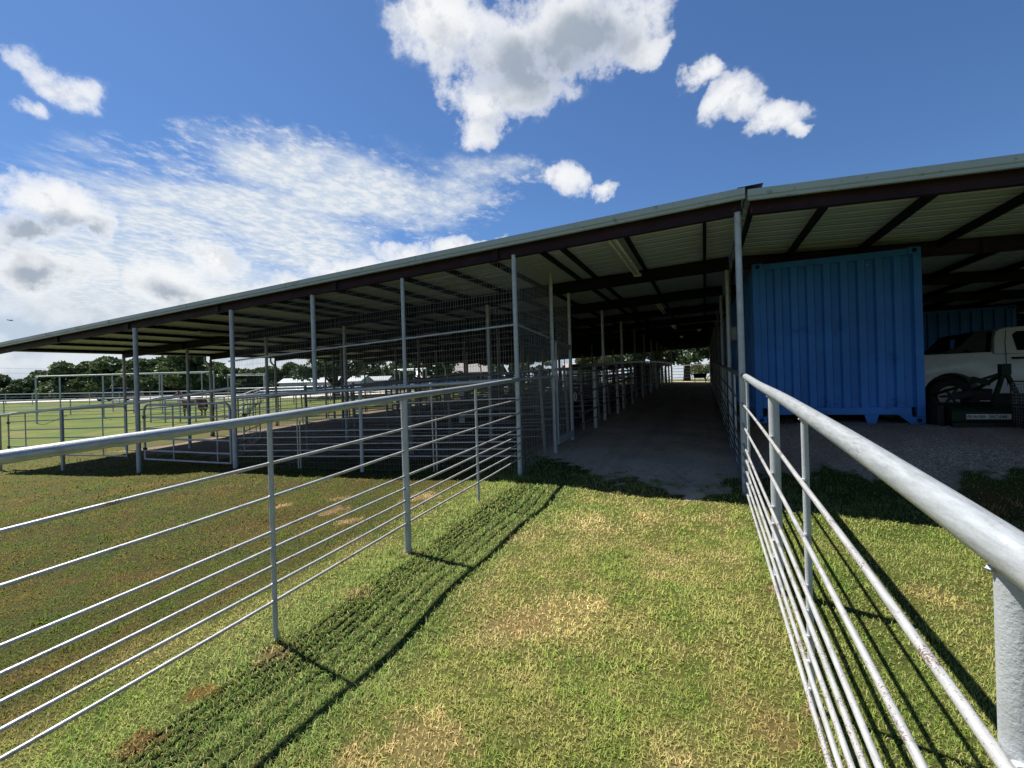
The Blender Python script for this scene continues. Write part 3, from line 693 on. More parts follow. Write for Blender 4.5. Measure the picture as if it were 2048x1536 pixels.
for k in range(32):                                                     # wire ends wrapped round the corner post
    z = .47 + .107 * k
    tw.tube([(-2.733 + .038 * math.cos(a * .9), Y0 - .02 + .038 * math.sin(a * .9), z + .004 * a) for a in range(8)], .0022, 4)
tw.build('wire_mesh', 'wire', t, smooth=False)
# mesh side wall of the lane and its gate
t = thing('mesh_fence', 'wire mesh side wall between the corner post and the mesh gate', 'fence', (-2.7, 7.4, g(-2.7, 7.4)))
tw = wiremesh(-2.715, Y0 + .04, -2.70, 8.31, lambda x, y: g(x, y) + .02, lambda x, y: zb(x, y) + .0, .05, .104, .002)
MB().tube([(-2.72, Y0, 2.79), (-2.70, 8.35, 2.70)], .016, 8).build('mid_rail', 'post', t)
MB().tube([(-2.72, Y0, 1.919), (-2.70, 8.35, 1.97)], .026, 10).build('top_rail', 'post', t)
for k in range(28):
    z = g(-2.7, 8.35) + .1 + .104 * k
    tw.tube([(-2.70 + .038 * math.cos(a * .9), 8.35 + .038 * math.sin(a * .9), z + .004 * a) for a in range(8)], .0022, 4)
tw.build('wire_mesh', 'wire', t, smooth=False)
t = thing('mesh_gate', 'narrow wire mesh gate with a plank bottom between two poles left of the lane', 'gate', (-2.72, 8.45, g(-2.72, 8.45)))
ga, gb = (-2.665, 8.44), (-2.76, 9.8); z0a, z0b = g(*ga) + .14, g(*gb) + .08
fr = MB()
fr.tube([(*ga, z0a), (*ga, 2.63)], .022, 8); fr.tube([(*gb, z0b), (*gb, 2.63)], .022, 8)
fr.build('frame', 'post', t)
MB().hexa([(ga[0] - .02, ga[1], z0a), (ga[0] + .02, ga[1], z0a), (gb[0] + .02, gb[1], z0b), (gb[0] - .02, gb[1], z0b), (ga[0] - .02, ga[1], z0a + .13), (ga[0] + .02, ga[1], z0a + .13), (gb[0] + .02, gb[1], z0b + .13), (gb[0] - .02, gb[1], z0b + .13)]).build('bottom_plank', 'post', t, smooth=False)
MB().hexa([(ga[0] - .02, ga[1], 2.58), (ga[0] + .02, ga[1], 2.58), (gb[0] + .02, gb[1], 2.58), (gb[0] - .02, gb[1], 2.58), (ga[0] - .02, ga[1], 2.68), (ga[0] + .02, ga[1], 2.68), (gb[0] + .02, gb[1], 2.68), (gb[0] - .02, gb[1], 2.68)]).build('top_plank', 'old_shaded_pipe', t, smooth=False)
wiremesh(*ga, *gb, lambda x, y: g(x, y) + .2, lambda x, y: 3.6, .052, .104, .0016).build('wire_mesh', 'wire', t, smooth=False)
hr = MB().tube([(-2.72 + .0, 9.93 + .0, 1.62)] + [(-2.715, 9.95 + .1 * math.sin(a * .55), 1.52 + .1 * math.cos(a * .55)) for a in range(0, 12)], .011, 8)
h = hr.build('hose_loop', 'rope'); tag(h, 'cream hose loop hanging on the inner gate pole left of the lane', 'hose')
ch = MB(); zc = g(-2.7, 8.35) + .25
for k in range(26):
    a = k * .9; ch.tube([(-2.66 + .008 * math.cos(a + q), 8.31 + .008 * math.sin(a + q), zc + .034 * k + .02 * q) for q in (0, .5, 1.)], .005, 5)
tag(ch.build('chain', 'black'), 'dark chain hanging down the first gate pole left of the lane', 'chain')

# ------------------------------------------------------------------ gate row at the front left
t = run_fence('tall pipe rail fence line carrying the gates at the left front of the barn', [(-20.35, Y0), (-16.6, Y0), (-12.98, Y0), (-9.45, Y0)], 1.73, 0, .037, .012, .045, 'pipe', 9)
def tube_gate(label, xa, xb, y, za, zb_, h, bars, vert, mat, r=.021, skew=0.):
    """gate hung in the plane y (skew: swing of the far end), rounded top corners"""
    t = thing('tube_gate', label, 'gate', (xa, y, za), 'tube gates at the left front of the barn')
    def P(s, v): return (xa + (xb - xa) * s, y + skew * s, za + (zb_ - za) * s + v)
    W = abs(xb - xa); c = .16 / W
    pts = [P(0, 0), P(0, h - .16)] + [P(c * (1 - math.cos(a)), h - .16 + .16 * math.sin(a)) for a in (.4, .8, 1.2, 1.57)] + [P(1 - c * (1 - math.cos(a)), h - .16 + .16 * math.sin(a)) for a in (1.57, 1.2, .8, .4)] + [P(1, h - .16), P(1, 0)]
    MB().tube(pts, r, 10).build('frame', mat, t)
    for v in bars: MB().tube([P(.005, v), P(.995, v)], r * .8, 8).build('bar', mat, t)
    for s in vert: MB().tube([P(s, .03), P(s, h - .02)], r * .7, 6).build('upright', mat, t)
    hg = MB()
    for v in (.25, h - .3): hg.box(P(0, v), (.09, .05, .06))
    hg.build('hinge', 'black', t, smooth=False)
    return t
tube_gate('very long five-bar tube gate behind the leftmost front posts', -20.1, -13.74, Y0 + .12, .10, .27, 1.31, (.02, .27, .52, .77, 1.03), (.17, .5, .83), 'post')
tube_gate('purplish tube gate beside the first tall front post, closing the dirt pen', -12.76, -9.6, Y0 + .02, .27, .29, 1.33, (.0, .21, .50, .75, 1.03), (.36, .86), 'gatepipe', .026)
tube_gate('tube gate standing half open behind the purplish gate', -12.7, -15.4, 9.2, .12, .05, 1.35, (.05, .3, .55, .8, 1.05), (.3, .7), 'post', .02, 2.6)

# ------------------------------------------------------------------ pens under the roof: repeated pipe panels
def make_panel():
    t = thing('pen_panel', 'galvanised pipe pen panel standing under the barn roof', 'pen panel', (0, 0, 0), 'pipe pen panels under the barn roof')
    for x in (0, 3.1): MB().tube([(x, 0, -.1), (x, 0, 1.62)], .032, 6).build('post', 'old_shaded_pipe', t)
    for k, z in enumerate((.26, .40, .54, .70, .86, 1.04, 1.25, 1.55)): MB().tube([(0, 0, z), (3.1, 0, z)], .012 if k < 7 else .026, 6).build('rail', 'old_shaded_pipe', t)
    return t
proto = None
def put_panel(x, y, rz):
    global proto
    dx, dy = 3.1 * math.cos(rz), 3.1 * math.sin(rz)
    if proto is None: proto = make_panel(); o = proto
    else: o = copy_tree(proto)
    o.location = (x, y, g(x + dx / 2, y + dy / 2) - .0); o.rotation_euler = (0, -math.atan2(g(x + dx, y + dy) - g(x, y), 3.1), rz)
for yy_ in (8.3, 11.4, 14.8):
    for x in (-6.0, -9.15): put_panel(x, yy_, 0)
for k in range(1, 12):
    y = RAFT[k] + .06
    for x in (-6.0, -9.15): put_panel(x, y, 0)
    if k >= 3:
        for x in (-15.9, -19.0): put_panel(x, y + .4, 0)
    if 2 <= k <= 8:
        put_panel(-6.0, y + 1.6, 0); put_panel(-12.4, y + .2, 0)
for k in range(2, 11):
    put_panel(-9.35, RAFT[k] + .1, math.pi / 2)
    if k >= 3: put_panel(-12.85, RAFT[k] + .3, math.pi / 2)
    if k >= 2 and k % 2 == 0: put_panel(-6.05, RAFT[k] + .1, math.pi / 2)
run_fence('weathered pipe fence under the eave along the far left side of the barn', [(-20.3, 9.95), (-20.3, 43.3)], 1.5, 5, .028, .012, .02, 'old_shaded_pipe', 3.3)
# far gate closing the lane
t = thing('lane_gate', 'wide pipe gate closing the far end of the lane below the oak', 'gate', (-2.6, 44, g(-2.6, 44)))
zz = g(-1, 44); W0, W1 = -2.75, .5
pts = [(W0, 44, zz + .08), (W0, 44, zz + 1.36), (W0 + .04, 44, zz + 1.46), (W0 + .14, 44, zz + 1.5), (W1 - .14, 44, zz + 1.5), (W1 - .04, 44, zz + 1.46), (W1, 44, zz + 1.36), (W1, 44, zz + .08)]
MB().tube(pts, .035, 8).build('frame', 'pipe', t)
for v in (.1, .4, .7, .95, 1.22): MB().tube([(W0, 44, zz + v), (W1, 44, zz + v)], .022, 6).build('bar', 'old_shaded_pipe', t)
for x in (-1.75, -1.05, -.4): MB().tube([(x, 44, zz + .1), (x, 44, zz + 1.5)], .02, 6).build('upright', 'old_shaded_pipe', t)
# cattle alley with sheeted sides and a squeeze chute
t = thing('cattle_chute', 'dark sheeted cattle chute standing left of the lane near its far end', 'cattle chute', (-3.0, 30, g(-3, 30)))
for x in (-3.0, -3.9):
    mb = MB(); z0 = g(x, 31); mb.box((x, 31, z0 + .95), (.04, 5.5, 1.7)); mb.build('side_panel', 'black', t, smooth=False)
for y in (28.2, 29.9, 31.6, 33.4, 33.8):
    z0 = g(-3.4, y); mb = MB(); mb.tube([(-2.94, y, z0), (-2.94, y, z0 + 2.0), (-3.96, y, z0 + 2.0), (-3.96, y, z0)], .04, 6); mb.build('hoop', 'old_shaded_pipe', t)
mb = MB(); z0 = g(-3.4, 28); mb.box((-3.2, 28.1, z0 + .9), (.4, .05, 1.5)); mb.box((-3.72, 28.1, z0 + .9), (.4, .05, 1.5)); mb.build('head_gate', 'black', t, smooth=False)
t = thing('feed_bunk', 'dark feed bunk standing in front of the far lane gate', 'feed bunk', (-.3, 42.6, g(-.3, 42.6)))
z0 = g(-.3, 42.6)
MB().add([(-.95, 42.3, z0 + .75), (.2, 42.3, z0 + .75), (.2, 42.9, z0 + .75), (-.95, 42.9, z0 + .75), (-.85, 42.42, z0 + .35), (.1, 42.42, z0 + .35), (.1, 42.78, z0 + .35), (-.85, 42.78, z0 + .35)], [(0, 1, 5, 4), (1, 2, 6, 5), (2, 3, 7, 6), (3, 0, 4, 7), (4, 5, 6, 7)]).build('trough', 'black', t, smooth=False)
for x in (-.8, .05):
    mb = MB(); mb.tube([(x, 42.35, z0), (x, 42.5, z0 + .4)], .03, 6); mb.tube([(x, 42.85, z0), (x, 42.7, z0 + .4)], .03, 6); mb.build('leg', 'old_shaded_pipe', t)
# number tag boards wired to pen posts
for (x, y, z, lab) in ((-5.62, RAFT[1] + .0, 1.05, 'small white board wired to a pen post behind the mesh, lower one'), (-5.62, RAFT[1] + .0, 1.72, 'small white board wired to a pen post behind the mesh, upper one')):
    b = MB(); b.box((x, y - .05, z), (.16, .012, .28)); o = b.build('tag_board', 'sticker', None, smooth=False, bevel=.004)
    tag(o, lab, 'board', 'white boards on the pen posts')
t = thing('breaker_box', 'grey breaker box mounted on a pole on the right side of the lane', 'electrical box', (.5, 9.9, 2.6))
b = MB(); b.box((.52, 10.0, 2.72), (.2, .1, .28)); b.build('cabinet', 'old_shaded_pipe', t, smooth=False, bevel=.01)
b = MB(); b.box((.52, 9.944, 2.72), (.17, .014, .24)); b.build('door', 'old_shaded_pipe', t, smooth=False, bevel=.004)
b = MB(); b.tube([(.52, 10.0, 2.86), (.52, 10.0, zb(.46, 10) + .0)], .013, 6); b.build('conduit', 'old_shaded_pipe', t)
# ------------------------------------------------------------------ shipping containers
def corr(a, b, period, depth):
    """corrugation profile along one axis from a to b: list of (s, d)"""
    n = max(1, round((b - a) / period)); p = (b - a) / n; out = []
    for k in range(n):
        s = a + k * p
        out += [(s, 0), (s + p * .40, 0), (s + p * .49, depth), (s + p * .90, depth)]
    return out + [(b, 0)]
def container(label, loc, rz, ln):
    W, H = 2.438, 2.896
    t = thing('shipping_container', label, 'shipping container', loc, None, rz)
    fr = MB()
    for x in (.055, W - .055):
        for y in (.055, ln - .055): fr.box((x, y, H / 2), (.109, .109, H - .24))
        fr.box((x, ln / 2, H - .06), (.07, ln - .36, .08)); fr.box((x, ln / 2, .2), (.07, ln - .36, .12))
    for y in (.03, ln - .03):
        fr.box((W / 2, y, H - .07), (W - .36, .055, .105)); fr.box((W / 2, y, .215), (W - .36, .055, .125))
    fr.build('frame', 'blue', t, smooth=False, local=True, bevel=.006)
    gs = MB()
    for x, d in ((.17, 1), (W - .17, -1)):
        gs.prism([(x, .155), (x, .0), (x + .02 * d, .0), (x + .19 * d, .155)], 'y', .012, .03)
    gs.prism([(1.62, .155), (1.67, -.03), (1.77, -.03), (1.82, .155)], 'y', .012, .03)
    gs.build('gusset', 'blue', t, smooth=False, local=True)
    for x in (0, W - .178):
        for y in (-.004, ln - .158):
            for z in (0, H - .118):
                c = MB(); c.box((x + .089, y + .081, z + .059), (.178, .162, .118)); co = c.build('corner_casting', 'blue', t, smooth=False, local=True, bevel=.012)
                h = MB()
                if y < 1: h.tube([(x + .089, y - .003, z + .059), (x + .089, y + .03, z + .059)], [.036, .036], 12)
                h.tube([(x - .003 if x < 1 else x + .181, y + .081, z + .059), (x + .03 if x < 1 else x + .15, y + .081, z + .059)], .036, 12)
                h.build('lashing_hole', 'black', co, smooth=False, local=True)
    P = corr(.112, W - .112, .238, .05)
    vs = [(s, .022 + d, z) for z in (.27, H - .11) for s, d in P]; n = len(P)
    MB().add(vs, [(i, i + 1, n + i + 1, n + i) for i in range(n - 1)]).build('end_wall', 'blue', t, smooth=False, local=True)
    for x, sgn in ((.02, 1), (W - .02, -1)):
        P = corr(.112, ln - .112, .278, .045); n = len(P)
        vs = [(x + sgn * d, s, z) for z in (.255, H - .09) for s, d in P]
        MB().add(vs, [(i, i + 1, n + i + 1, n + i) for i in range(n - 1)]).build('side_wall', 'blue', t, smooth=False, local=True)
    P = corr(.06, ln - .06, .21, .018); n = len(P)
    MB().add([(x, s, H - .03 - d) for x in (.06, W - .06) for s, d in P], [(i, i + 1, n + i + 1, n + i) for i in range(n - 1)]).build('roof', 'blue', t, smooth=False, local=True)
    fl = MB(); fl.box((W / 2, ln / 2, .2), (W - .2, ln - .2, .06)); fl.build('floor', 'black', t, smooth=False, local=True)
    for k in (0, 1):
        d = MB(); x0 = .12 + k * 1.1; d.box((x0 + .549, ln - .04, H / 2 + .02), (1.09, .04, H - .42)); dd = d.build('door', 'blue', t, smooth=False, local=True)
        for q in (.3, .8): r_ = MB(); r_.tube([(x0 + q, ln + .01, .3), (x0 + q, ln + .01, H - .2)], .018, 6); r_.build('lock_bar', 'old_shaded_pipe', dd, local=True)
    v = MB()
    v.box((1.72, .012, H - .22), (.02, .014, .02)); v.build('vent', 'sticker', t, smooth=False, local=True)
    return t
container('blue corrugated shipping container standing end-on beside the lane on the gravel', (.845, 9.283, 1.0), R(1.5), 12.19)
c2 = container('blue shipping container turned broadside at the back behind the white pickup', (9.07, 19.3, .98), R(90), 6.06)

# ------------------------------------------------------------------ pickups
def pickup(label, loc, rz, paint, dark_bed=True):
    t = thing('pickup_truck', label, 'pickup truck', loc, None, rz)
    def arch(cx, r, n=12): return [(cx + r * math.cos(a), .44 + r * math.sin(a)) for a in np.linspace(.15, math.pi - .15, n)]
    out = [(-2.92, .60), (-2.95, .85), (-2.93, 1.30), (-2.86, 1.37), (-1.14, 1.385), (-1.1, 1.33), (1.4, 1.32), (2.0, 1.30), (2.62, 1.24), (2.86, 1.14), (2.95, .86), (2.93, .52), (2.44, .46)]
    out += arch(1.92, .50) + [(1.38, .46), (-1.3, .46)] + arch(-1.85, .50) + [(-2.4, .55)]
    b = MB()
    n = len(out)
    def half(z): return 1.0 - .06 * max(0, (z - 1.05) / .35) ** 2 - .03 * max(0, (.7 - z) / .3)
    b.add([(x, -half(z), z) for x, z in out] + [(x, half(z), z) for x, z in out],
          [tuple(range(n))[::-1], tuple(range(n, 2 * n))] + [(i, (i + 1) % n, n + (i + 1) % n, n + i) for i in range(n)])
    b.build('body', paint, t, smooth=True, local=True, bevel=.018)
    cp = [(-1.1, 1.335), (-1.03, 1.78), (-.96, 1.88), (-.8, 1.93), (.55, 1.935), (.8, 1.88), (.9, 1.83), (1.58, 1.305)]
    def hc(z): return .955 - .20 * (z - 1.33) / .6
    m = len(cp)
    b = MB().add([(x, -hc(z), z) for x, z in cp] + [(x, hc(z), z) for x, z in cp],
                 [tuple(range(m))[::-1], tuple(range(m, 2 * m))] + [(i, (i + 1) % m, m + (i + 1) % m, m + i) for i in range(m)])
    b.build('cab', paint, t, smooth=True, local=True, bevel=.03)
    for sg in (-1, 1):
        for poly in ([(-.72, 1.40), (-.74, 1.75), (-.66, 1.82), (-.12, 1.83), (-.10, 1.40)], [(0, 1.40), (0, 1.83), (.52, 1.83), (.78, 1.76), (1.22, 1.40)]):
            w = MB().add([(x, sg * (hc(z) + .006), z) for x, z in poly] + [(x, sg * (hc(z) - .01), z) for x, z in poly],
                         [tuple(range(5)), tuple(range(5, 10))] + [(i, (i + 1) % 5, 5 + (i + 1) % 5, 5 + i) for i in range(5)])
            w.build('window', 'glass', t, smooth=False, local=True)
        for x in (-.92, .02):
            s_ = MB(); s_.tube([(x, sg * 1.003, .62), (x, sg * .985, 1.30), (x + .04, sg * (hc(1.6) + .002), 1.6), (x + .1, sg * (hc(1.86) + .002), 1.86)], .006, 5); s_.build('door_seam', 'black', t, local=True)
            h = MB(); h.box((x + .22, sg * .985, 1.23), (.26, .05, .05)); h.build('door_handle', 'black', t, smooth=False, local=True, bevel=.012)
        for x in (-1.85, 1.92):
            y = sg * .84
            w = MB(); prof = [(.24, -.12), (.36, -.135), (.40, -.11), (.41, 0), (.40, .11), (.36, .135), (.24, .12)]
            nn = 24
            vs = [(x + r_ * math.cos(2 * math.pi * j / nn), y + d, .41 + r_ * math.sin(2 * math.pi * j / nn)) for r_, d in prof for j in range(nn)]
            w.add(vs, [(i * nn + j, i * nn + (j + 1) % nn, (i + 1) * nn + (j + 1) % nn, (i + 1) * nn + j) for i in range(len(prof) - 1) for j in range(nn)])
            wo = w.build('wheel', 'dark', t, local=True)
            r2 = MB(); r2.tube([(x, y - .11, .41), (x, y + .11, .41)], .235, 20)
            for q in range(6):
                a = q * math.pi / 3; r2.tube([(x, y + sg * .12, .41), (x + .2 * math.cos(a), y + sg * .115, .41 + .2 * math.sin(a))], .028, 6)
            r2.build('rim', 'chrome', wo, local=True)
        for nm, x, z, mt, d in (('headlight', 2.84, 1.0, 'paleboard', (.16, .3, .16)), ('taillight', -2.93, 1.12, 'red', (.06, .16, .34))):
            q = MB(); q.box((x, sg * .80, z), d); q.build(nm, mt, t, smooth=False, local=True, bevel=.02)
        if dark_bed:
            s_ = MB(); pl = [(-1.98, 1.392), (-1.62, 1.55), (-1.36, 1.86), (-1.16, 1.87), (-1.2, 1.392), (-1.45, 1.392), (-1.5, 1.47), (-1.62, 1.392)]
            s_.prism(pl, 'y', sg * .82 - .02, sg * .82 + .02); s_.build('roll_bar', 'black', t, smooth=False, local=True)
    if dark_bed:
        q = MB(); q.box((-1.28, 0, 1.82), (.12, 1.6, .09)); q.build('roll_bar', 'black', t, smooth=False, local=True)
    q = MB().add([(.955, -.70, 1.83 - .02), (.955, .70, 1.83 - .02), (1.52, .86, 1.375), (1.52, -.86, 1.375)], [(0, 1, 2, 3)]); q.build('windshield', 'glass', t, smooth=False, local=True)
    q = MB(); q.box((-1.062, 0, 1.61), (.05, 1.62, .46), ry=.15); q.build('rear_window', 'glass', t, smooth=False, local=True)
    q = MB(); q.box((-2.02, 0, 1.375), (1.66, 1.7, .03)); q.build('bed_cover', 'black', t, smooth=False, local=True)
    for x, mt in ((3.0, 'black'), (-3.0, 'chrome')):
        q = MB(); q.box((x, 0, .66), (.16, 1.92, .22)); q.build('bumper', mt, t, smooth=False, local=True, bevel=.03)
    q = MB(); q.box((0, 0, .48), (5.2, 1.5, .16)); q.box((-1.85, 0, .75), (1.1, 1.36, .5)); q.box((1.92, 0, .75), (1.1, 1.36, .5)); q.box((0, 0, .3), (4.6, 1.2, .22)); q.build('underbody', 'black', t, smooth=False, local=True)
    return t
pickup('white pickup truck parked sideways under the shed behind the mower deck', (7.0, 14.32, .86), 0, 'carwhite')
# ------------------------------------------------------------------ rotary cutter
zg = .99
t = thing('rotary_cutter', 'dark green three-point rotary mower with white lettered sticker by the container', 'mower', (4.0, 9.5, zg))
dk = MB(); pr = [(8.93, zg + .05), (8.90, zg + .10), (8.90, zg + .245), (8.97, zg + .30), (9.25, zg + .33), (9.95, zg + .33), (10.25, zg + .28), (10.28, zg + .05)]
dk.prism(pr, 'x', 3.43, 4.66); dk.build('deck', 'steelgreen', t, smooth=False, bevel=.012)
sk = MB(); sk.box((3.36, 9.7, zg + .17), (.09, 1.3, .3)); sk.box((4.05, 8.87, zg + .045), (1.26, .03, .07)); sk.build('skid', 'black', t, smooth=False, bevel=.008)
gb_ = MB(); gb_.box((4.02, 9.6, zg + .45), (.26, .3, .22)); gb_.tube([(4.02, 9.6, zg + .33), (4.02, 9.6, zg + .40)], .2, 14); gb_.build('gearbox', 'black', t, smooth=False, bevel=.02)
hm = MB(); pk = (4.09, 9.02, zg + .86)
for q in ((4.30, 9.06, zg + .30), (3.98, 9.10, zg + .32)): hm.tube([pk, q], .034, 4)
hm.box((4.09, 9.02, zg + .86), (.11, .10, .16)); hm.build('hitch_mast', 'steelgreen', t, smooth=False)
br = MB(); br.tube([(4.07, 9.05, zg + .80), (3.82, 9.3, zg + .66), (3.42, 10.1, zg + .36)], .028, 4); br.tube([(4.05, 9.06, zg + .76), (3.86, 9.5, zg + .48)], .03, 4); br.box((3.9, 9.22, zg + .69), (.22, .08, .07), ry=.35, rz=-.8); br.build('brace', 'steelgreen', t, smooth=False)
ps = MB(); ps.tube([(4.0, 9.5, zg + .52), (3.55, 9.1, zg + .46)], .045, 8); ps.tube([(3.9, 9.42, zg + .505), (3.62, 9.17, zg + .47)], .062, 10); ps.build('drive_shaft', 'dark', t)
wh = MB(); wh.tube([(3.5, 10.55, zg + .2), (3.62, 10.55, zg + .2)], .2, 16); wh.tube([(3.56, 10.3, zg + .3), (3.56, 10.55, zg + .2)], .03, 6); wh.build('tail_wheel', 'dark', t)
pb = MB(); pb.box((3.96, 9.2, zg + .385), (.09, .11, .012), rz=.5); pb.build('warning_plate', 'sticker', t, smooth=False)
def text(body, size, mat, parent, m, name, extrude=.0006, space=1.0):
    cu = bpy.data.curves.new(name, 'FONT'); cu.body = body; cu.size = size; cu.extrude = extrude; cu.align_x = 'LEFT'; cu.space_character = space; cu.shear = .18
    cu.offset = size * .018
    o = bpy.data.objects.new(name, cu); link(o)
    dg = bpy.context.evaluated_depsgraph_get(); me = bpy.data.meshes.new_from_object(o.evaluated_get(dg))
    bpy.data.objects.remove(o); me.transform(m)
    q = bpy.data.objects.new(name, me); link(q); me.materials.clear(); me.materials.append(M[mat]); q.parent = parent; return q
org = Vector((4.0, 9.5, zg))
st = MB(); st.box((3.845, 8.897, zg + .165), (.50, .004, .075)); so = st.build('sticker', 'sticker', t, smooth=False)
rot = Matrix.Rotation(R(90), 4, 'X')
text('FRONTIER', .058, 'black', so, Matrix.Translation(Vector((3.60, 8.8935, zg + .143)) - org) @ rot @ Matrix.Scale(.78, 4, (1, 0, 0)), 'lettering')
text('RC1048', .066, 'black', so, Matrix.Translation(Vector((3.865, 8.8935, zg + .141)) - org) @ rot @ Matrix.Scale(.82, 4, (1, 0, 0)), 'lettering')
sb = MB(); sb.box((3.855, 8.8935, zg + .165), (.006, .003, .07)); sb.build('divider', 'black', so, smooth=False)
# ------------------------------------------------------------------ wire crate in front of it
zc = g(4.2, 8.6) + .0
t = thing('wire_crate', 'tall dark wire crate on the gravel in front of the mower', 'crate', (4.45, 8.6, zc))
x0, x1, y0_, y1_ = 4.12, 4.8, 8.42, 8.95
fr = MB()
for x in (x0, x1):
    for y in (y0_, y1_): fr.tube([(x, y, zc), (x, y, zc + .74)], .009, 6)
for z in (zc + .1, zc + .40, zc + .74): fr.tube([(x0, y0_, z), (x1, y0_, z), (x1, y1_, z), (x0, y1_, z)], .008, 5, closed=True)
fr.box(((x0 + x1) / 2, y0_ - .01, zc + .04), (x1 - x0 + .06, .03, .08)); fr.build('frame', 'black', t)
wm = MB()
for k in range(1, 16):
    z = zc + .74 * k / 16; wm.tube([(x0, y0_, z), (x1, y0_, z), (x1, y1_, z), (x0, y1_, z)], .0028, 4, closed=True)
for k in range(1, 12):
    x = x0 + (x1 - x0) * k / 12
    for y in (y0_, y1_): wm.tube([(x, y, zc), (x, y, zc + .74)], .0022, 4)
for k in range(1, 9):
    y = y0_ + (y1_ - y0_) * k / 9
    for x in (x0, x1): wm.tube([(x, y, zc), (x, y, zc + .74)], .0022, 4)
wm.build('wire_grid', 'old_shaded_pipe', t)
tr_ = MB(); tr_.box(((x0 + x1) / 2, (y0_ + y1_) / 2, zc + .2), (x1 - x0 - .06, y1_ - y0_ - .06, .3)); tr_.build('tub', 'dark', t, smooth=False, bevel=.03)
# ------------------------------------------------------------------ trees
def crown_mesh(name, blobs, n, size, seed, mat):
    rg = np.random.default_rng(seed)
    w = np.array([b[3] ** 2 for b in blobs]); w = w / w.sum()
    k = rg.choice(len(blobs), n, p=w)
    B = np.array(blobs)[k]
    d = rg.normal(size=(n, 3)); d /= np.linalg.norm(d, axis=1)[:, None]
    d[:, 2] = np.where(d[:, 2] < -.35, -d[:, 2] * .5, d[:, 2])
    rad = B[:, 3] * (1 - .55 * rg.random(n) ** 2.2)
    c = B[:, :3] + d * rad[:, None] * np.array([1, 1, .78])
    nrm = d * .6 + rg.normal(size=(n, 3)) * .7; nrm /= np.linalg.norm(nrm, axis=1)[:, None]
    a = np.cross(nrm, rg.normal(size=(n, 3))); a /= np.linalg.norm(a, axis=1)[:, None]; b = np.cross(nrm, a)
    s = size * rg.uniform(.5, 1.35, n)[:, None]
    v = np.stack([c - a * s, c - b * s * .55, c + a * s, c + b * s * .55], 1).reshape(-1, 3)
    f = np.arange(4 * n).reshape(n, 4)
    me = np_mesh(name, v, f, 4)
    bt = rg.random(len(blobs))
    tone = np.clip(.55 * bt[k] + .5 * rg.random(n) - .05, 0, 1)
    at = me.attributes.new('tone', 'FLOAT', 'POINT'); at.data.foreach_set('value', np.repeat(tone, 4).astype(np.float32))
    me.materials.append(M[mat]); return me
def make_tree(label, cat_name, x, y, h, spread, seed, n=5200, leaf=.34, mat='oakleaf', trunk=.28, base=.25, group=None, lean=0., bushy=False, holes=1., low=0):
    q = random.Random(seed)
    t = thing(cat_name, label, 'tree', (x, y, g(x, y) - .1), group)
    blobs = []
    nb = int(13 * holes) + 4
    for k in range(nb):
        a = q.uniform(0, 6.283); rr = spread * math.sqrt(q.random()) * .80
        zz = h * (base + (1 - base) * (.10 + .62 * q.random() * (1 - .5 * (rr / spread) ** 2) + .1 * (1 - rr / spread)))
        r = spread * q.uniform(.24, .42) * (.95 if holes >= 1 else .75)
        if bushy and k % 3 == 0: zz = h * q.uniform(.08, .4); rr = spread * q.uniform(.35, .8)
        zz = min(zz + (0 if bushy else r * .5), h - r * .72)
        blobs.append((rr * math.cos(a) + lean, rr * math.sin(a), zz, r))
    for k in range(low):
        a = q.uniform(0, 6.283); r = spread * q.uniform(.16, .26); rr = spread * q.uniform(.2, 1.0)
        blobs.append((rr * math.cos(a) + lean, rr * math.sin(a), h * q.uniform(.27, .48), r))
    tb = MB()
    fork = h * base * 1.05
    tb.tube([(0, 0, -.2), (trunk * .1, 0, fork * .5), (lean * .2, 0, fork)], [trunk * 1.3, trunk, trunk * .9], 10)
    for b in blobs[:9]:
        m = Vector((b[0] * .45, b[1] * .45, fork + (b[2] - fork) * .5)) + Vector((q.uniform(-.3, .3), q.uniform(-.3, .3), 0))
        tb.tube([(lean * .2, 0, fork - .1), m, (b[0], b[1], b[2])], [trunk * .5, trunk * .3, trunk * .08], 6)
    tb.build('trunk', 'bark', t, local=True)
    me = crown_mesh('crown', blobs, n, leaf, seed, mat)
    c = link(bpy.data.objects.new('crown', me)); c.parent = t
    return t
# wood edge far left: four crowns built once, then repeated
protos = []
for k, (h, sp, sd) in enumerate(((9.5, 5.0, 11), (8.4, 5.4, 12), (10.5, 5.2, 13), (7.6, 4.4, 14))):
    protos.append((make_tree('dark leafy tree in the wood edge beyond the pasture', 'oak_tree', 0, 0, h, sp, sd, 12000, .55, base=.02, bushy=True, group='trees of the wood edge beyond the pasture'), h))
GRP = 'trees of the wood edge beyond the pasture'
q_ = random.Random(4)
def hgt(px): return float(np.interp(px, [-140, -8, 70, 110, 200, 300, 345, 400, 440, 560, 700, 880], [8.5, 6.8, 6.4, 8.6, 10.2, 9.8, 11.0, 10.8, 7.4, 7.2, 6.4, 6.8]))
spots = []
px = -140.
while px < 880:
    Z = 116 + q_.uniform(-4, 4) + (22 if px > 430 else 0); spots.append((px, Z, hgt(px) * q_.uniform(.88, 1.1) * Z / 118)); px += q_.uniform(15, 23)
px = -130.
while px < 880:
    Z = 132 + q_.uniform(-4, 4) + (22 if px > 430 else 0); spots.append((px, Z, hgt(px) * q_.uniform(.85, 1.0) * Z / 118)); px += q_.uniform(24, 34)
used = set()
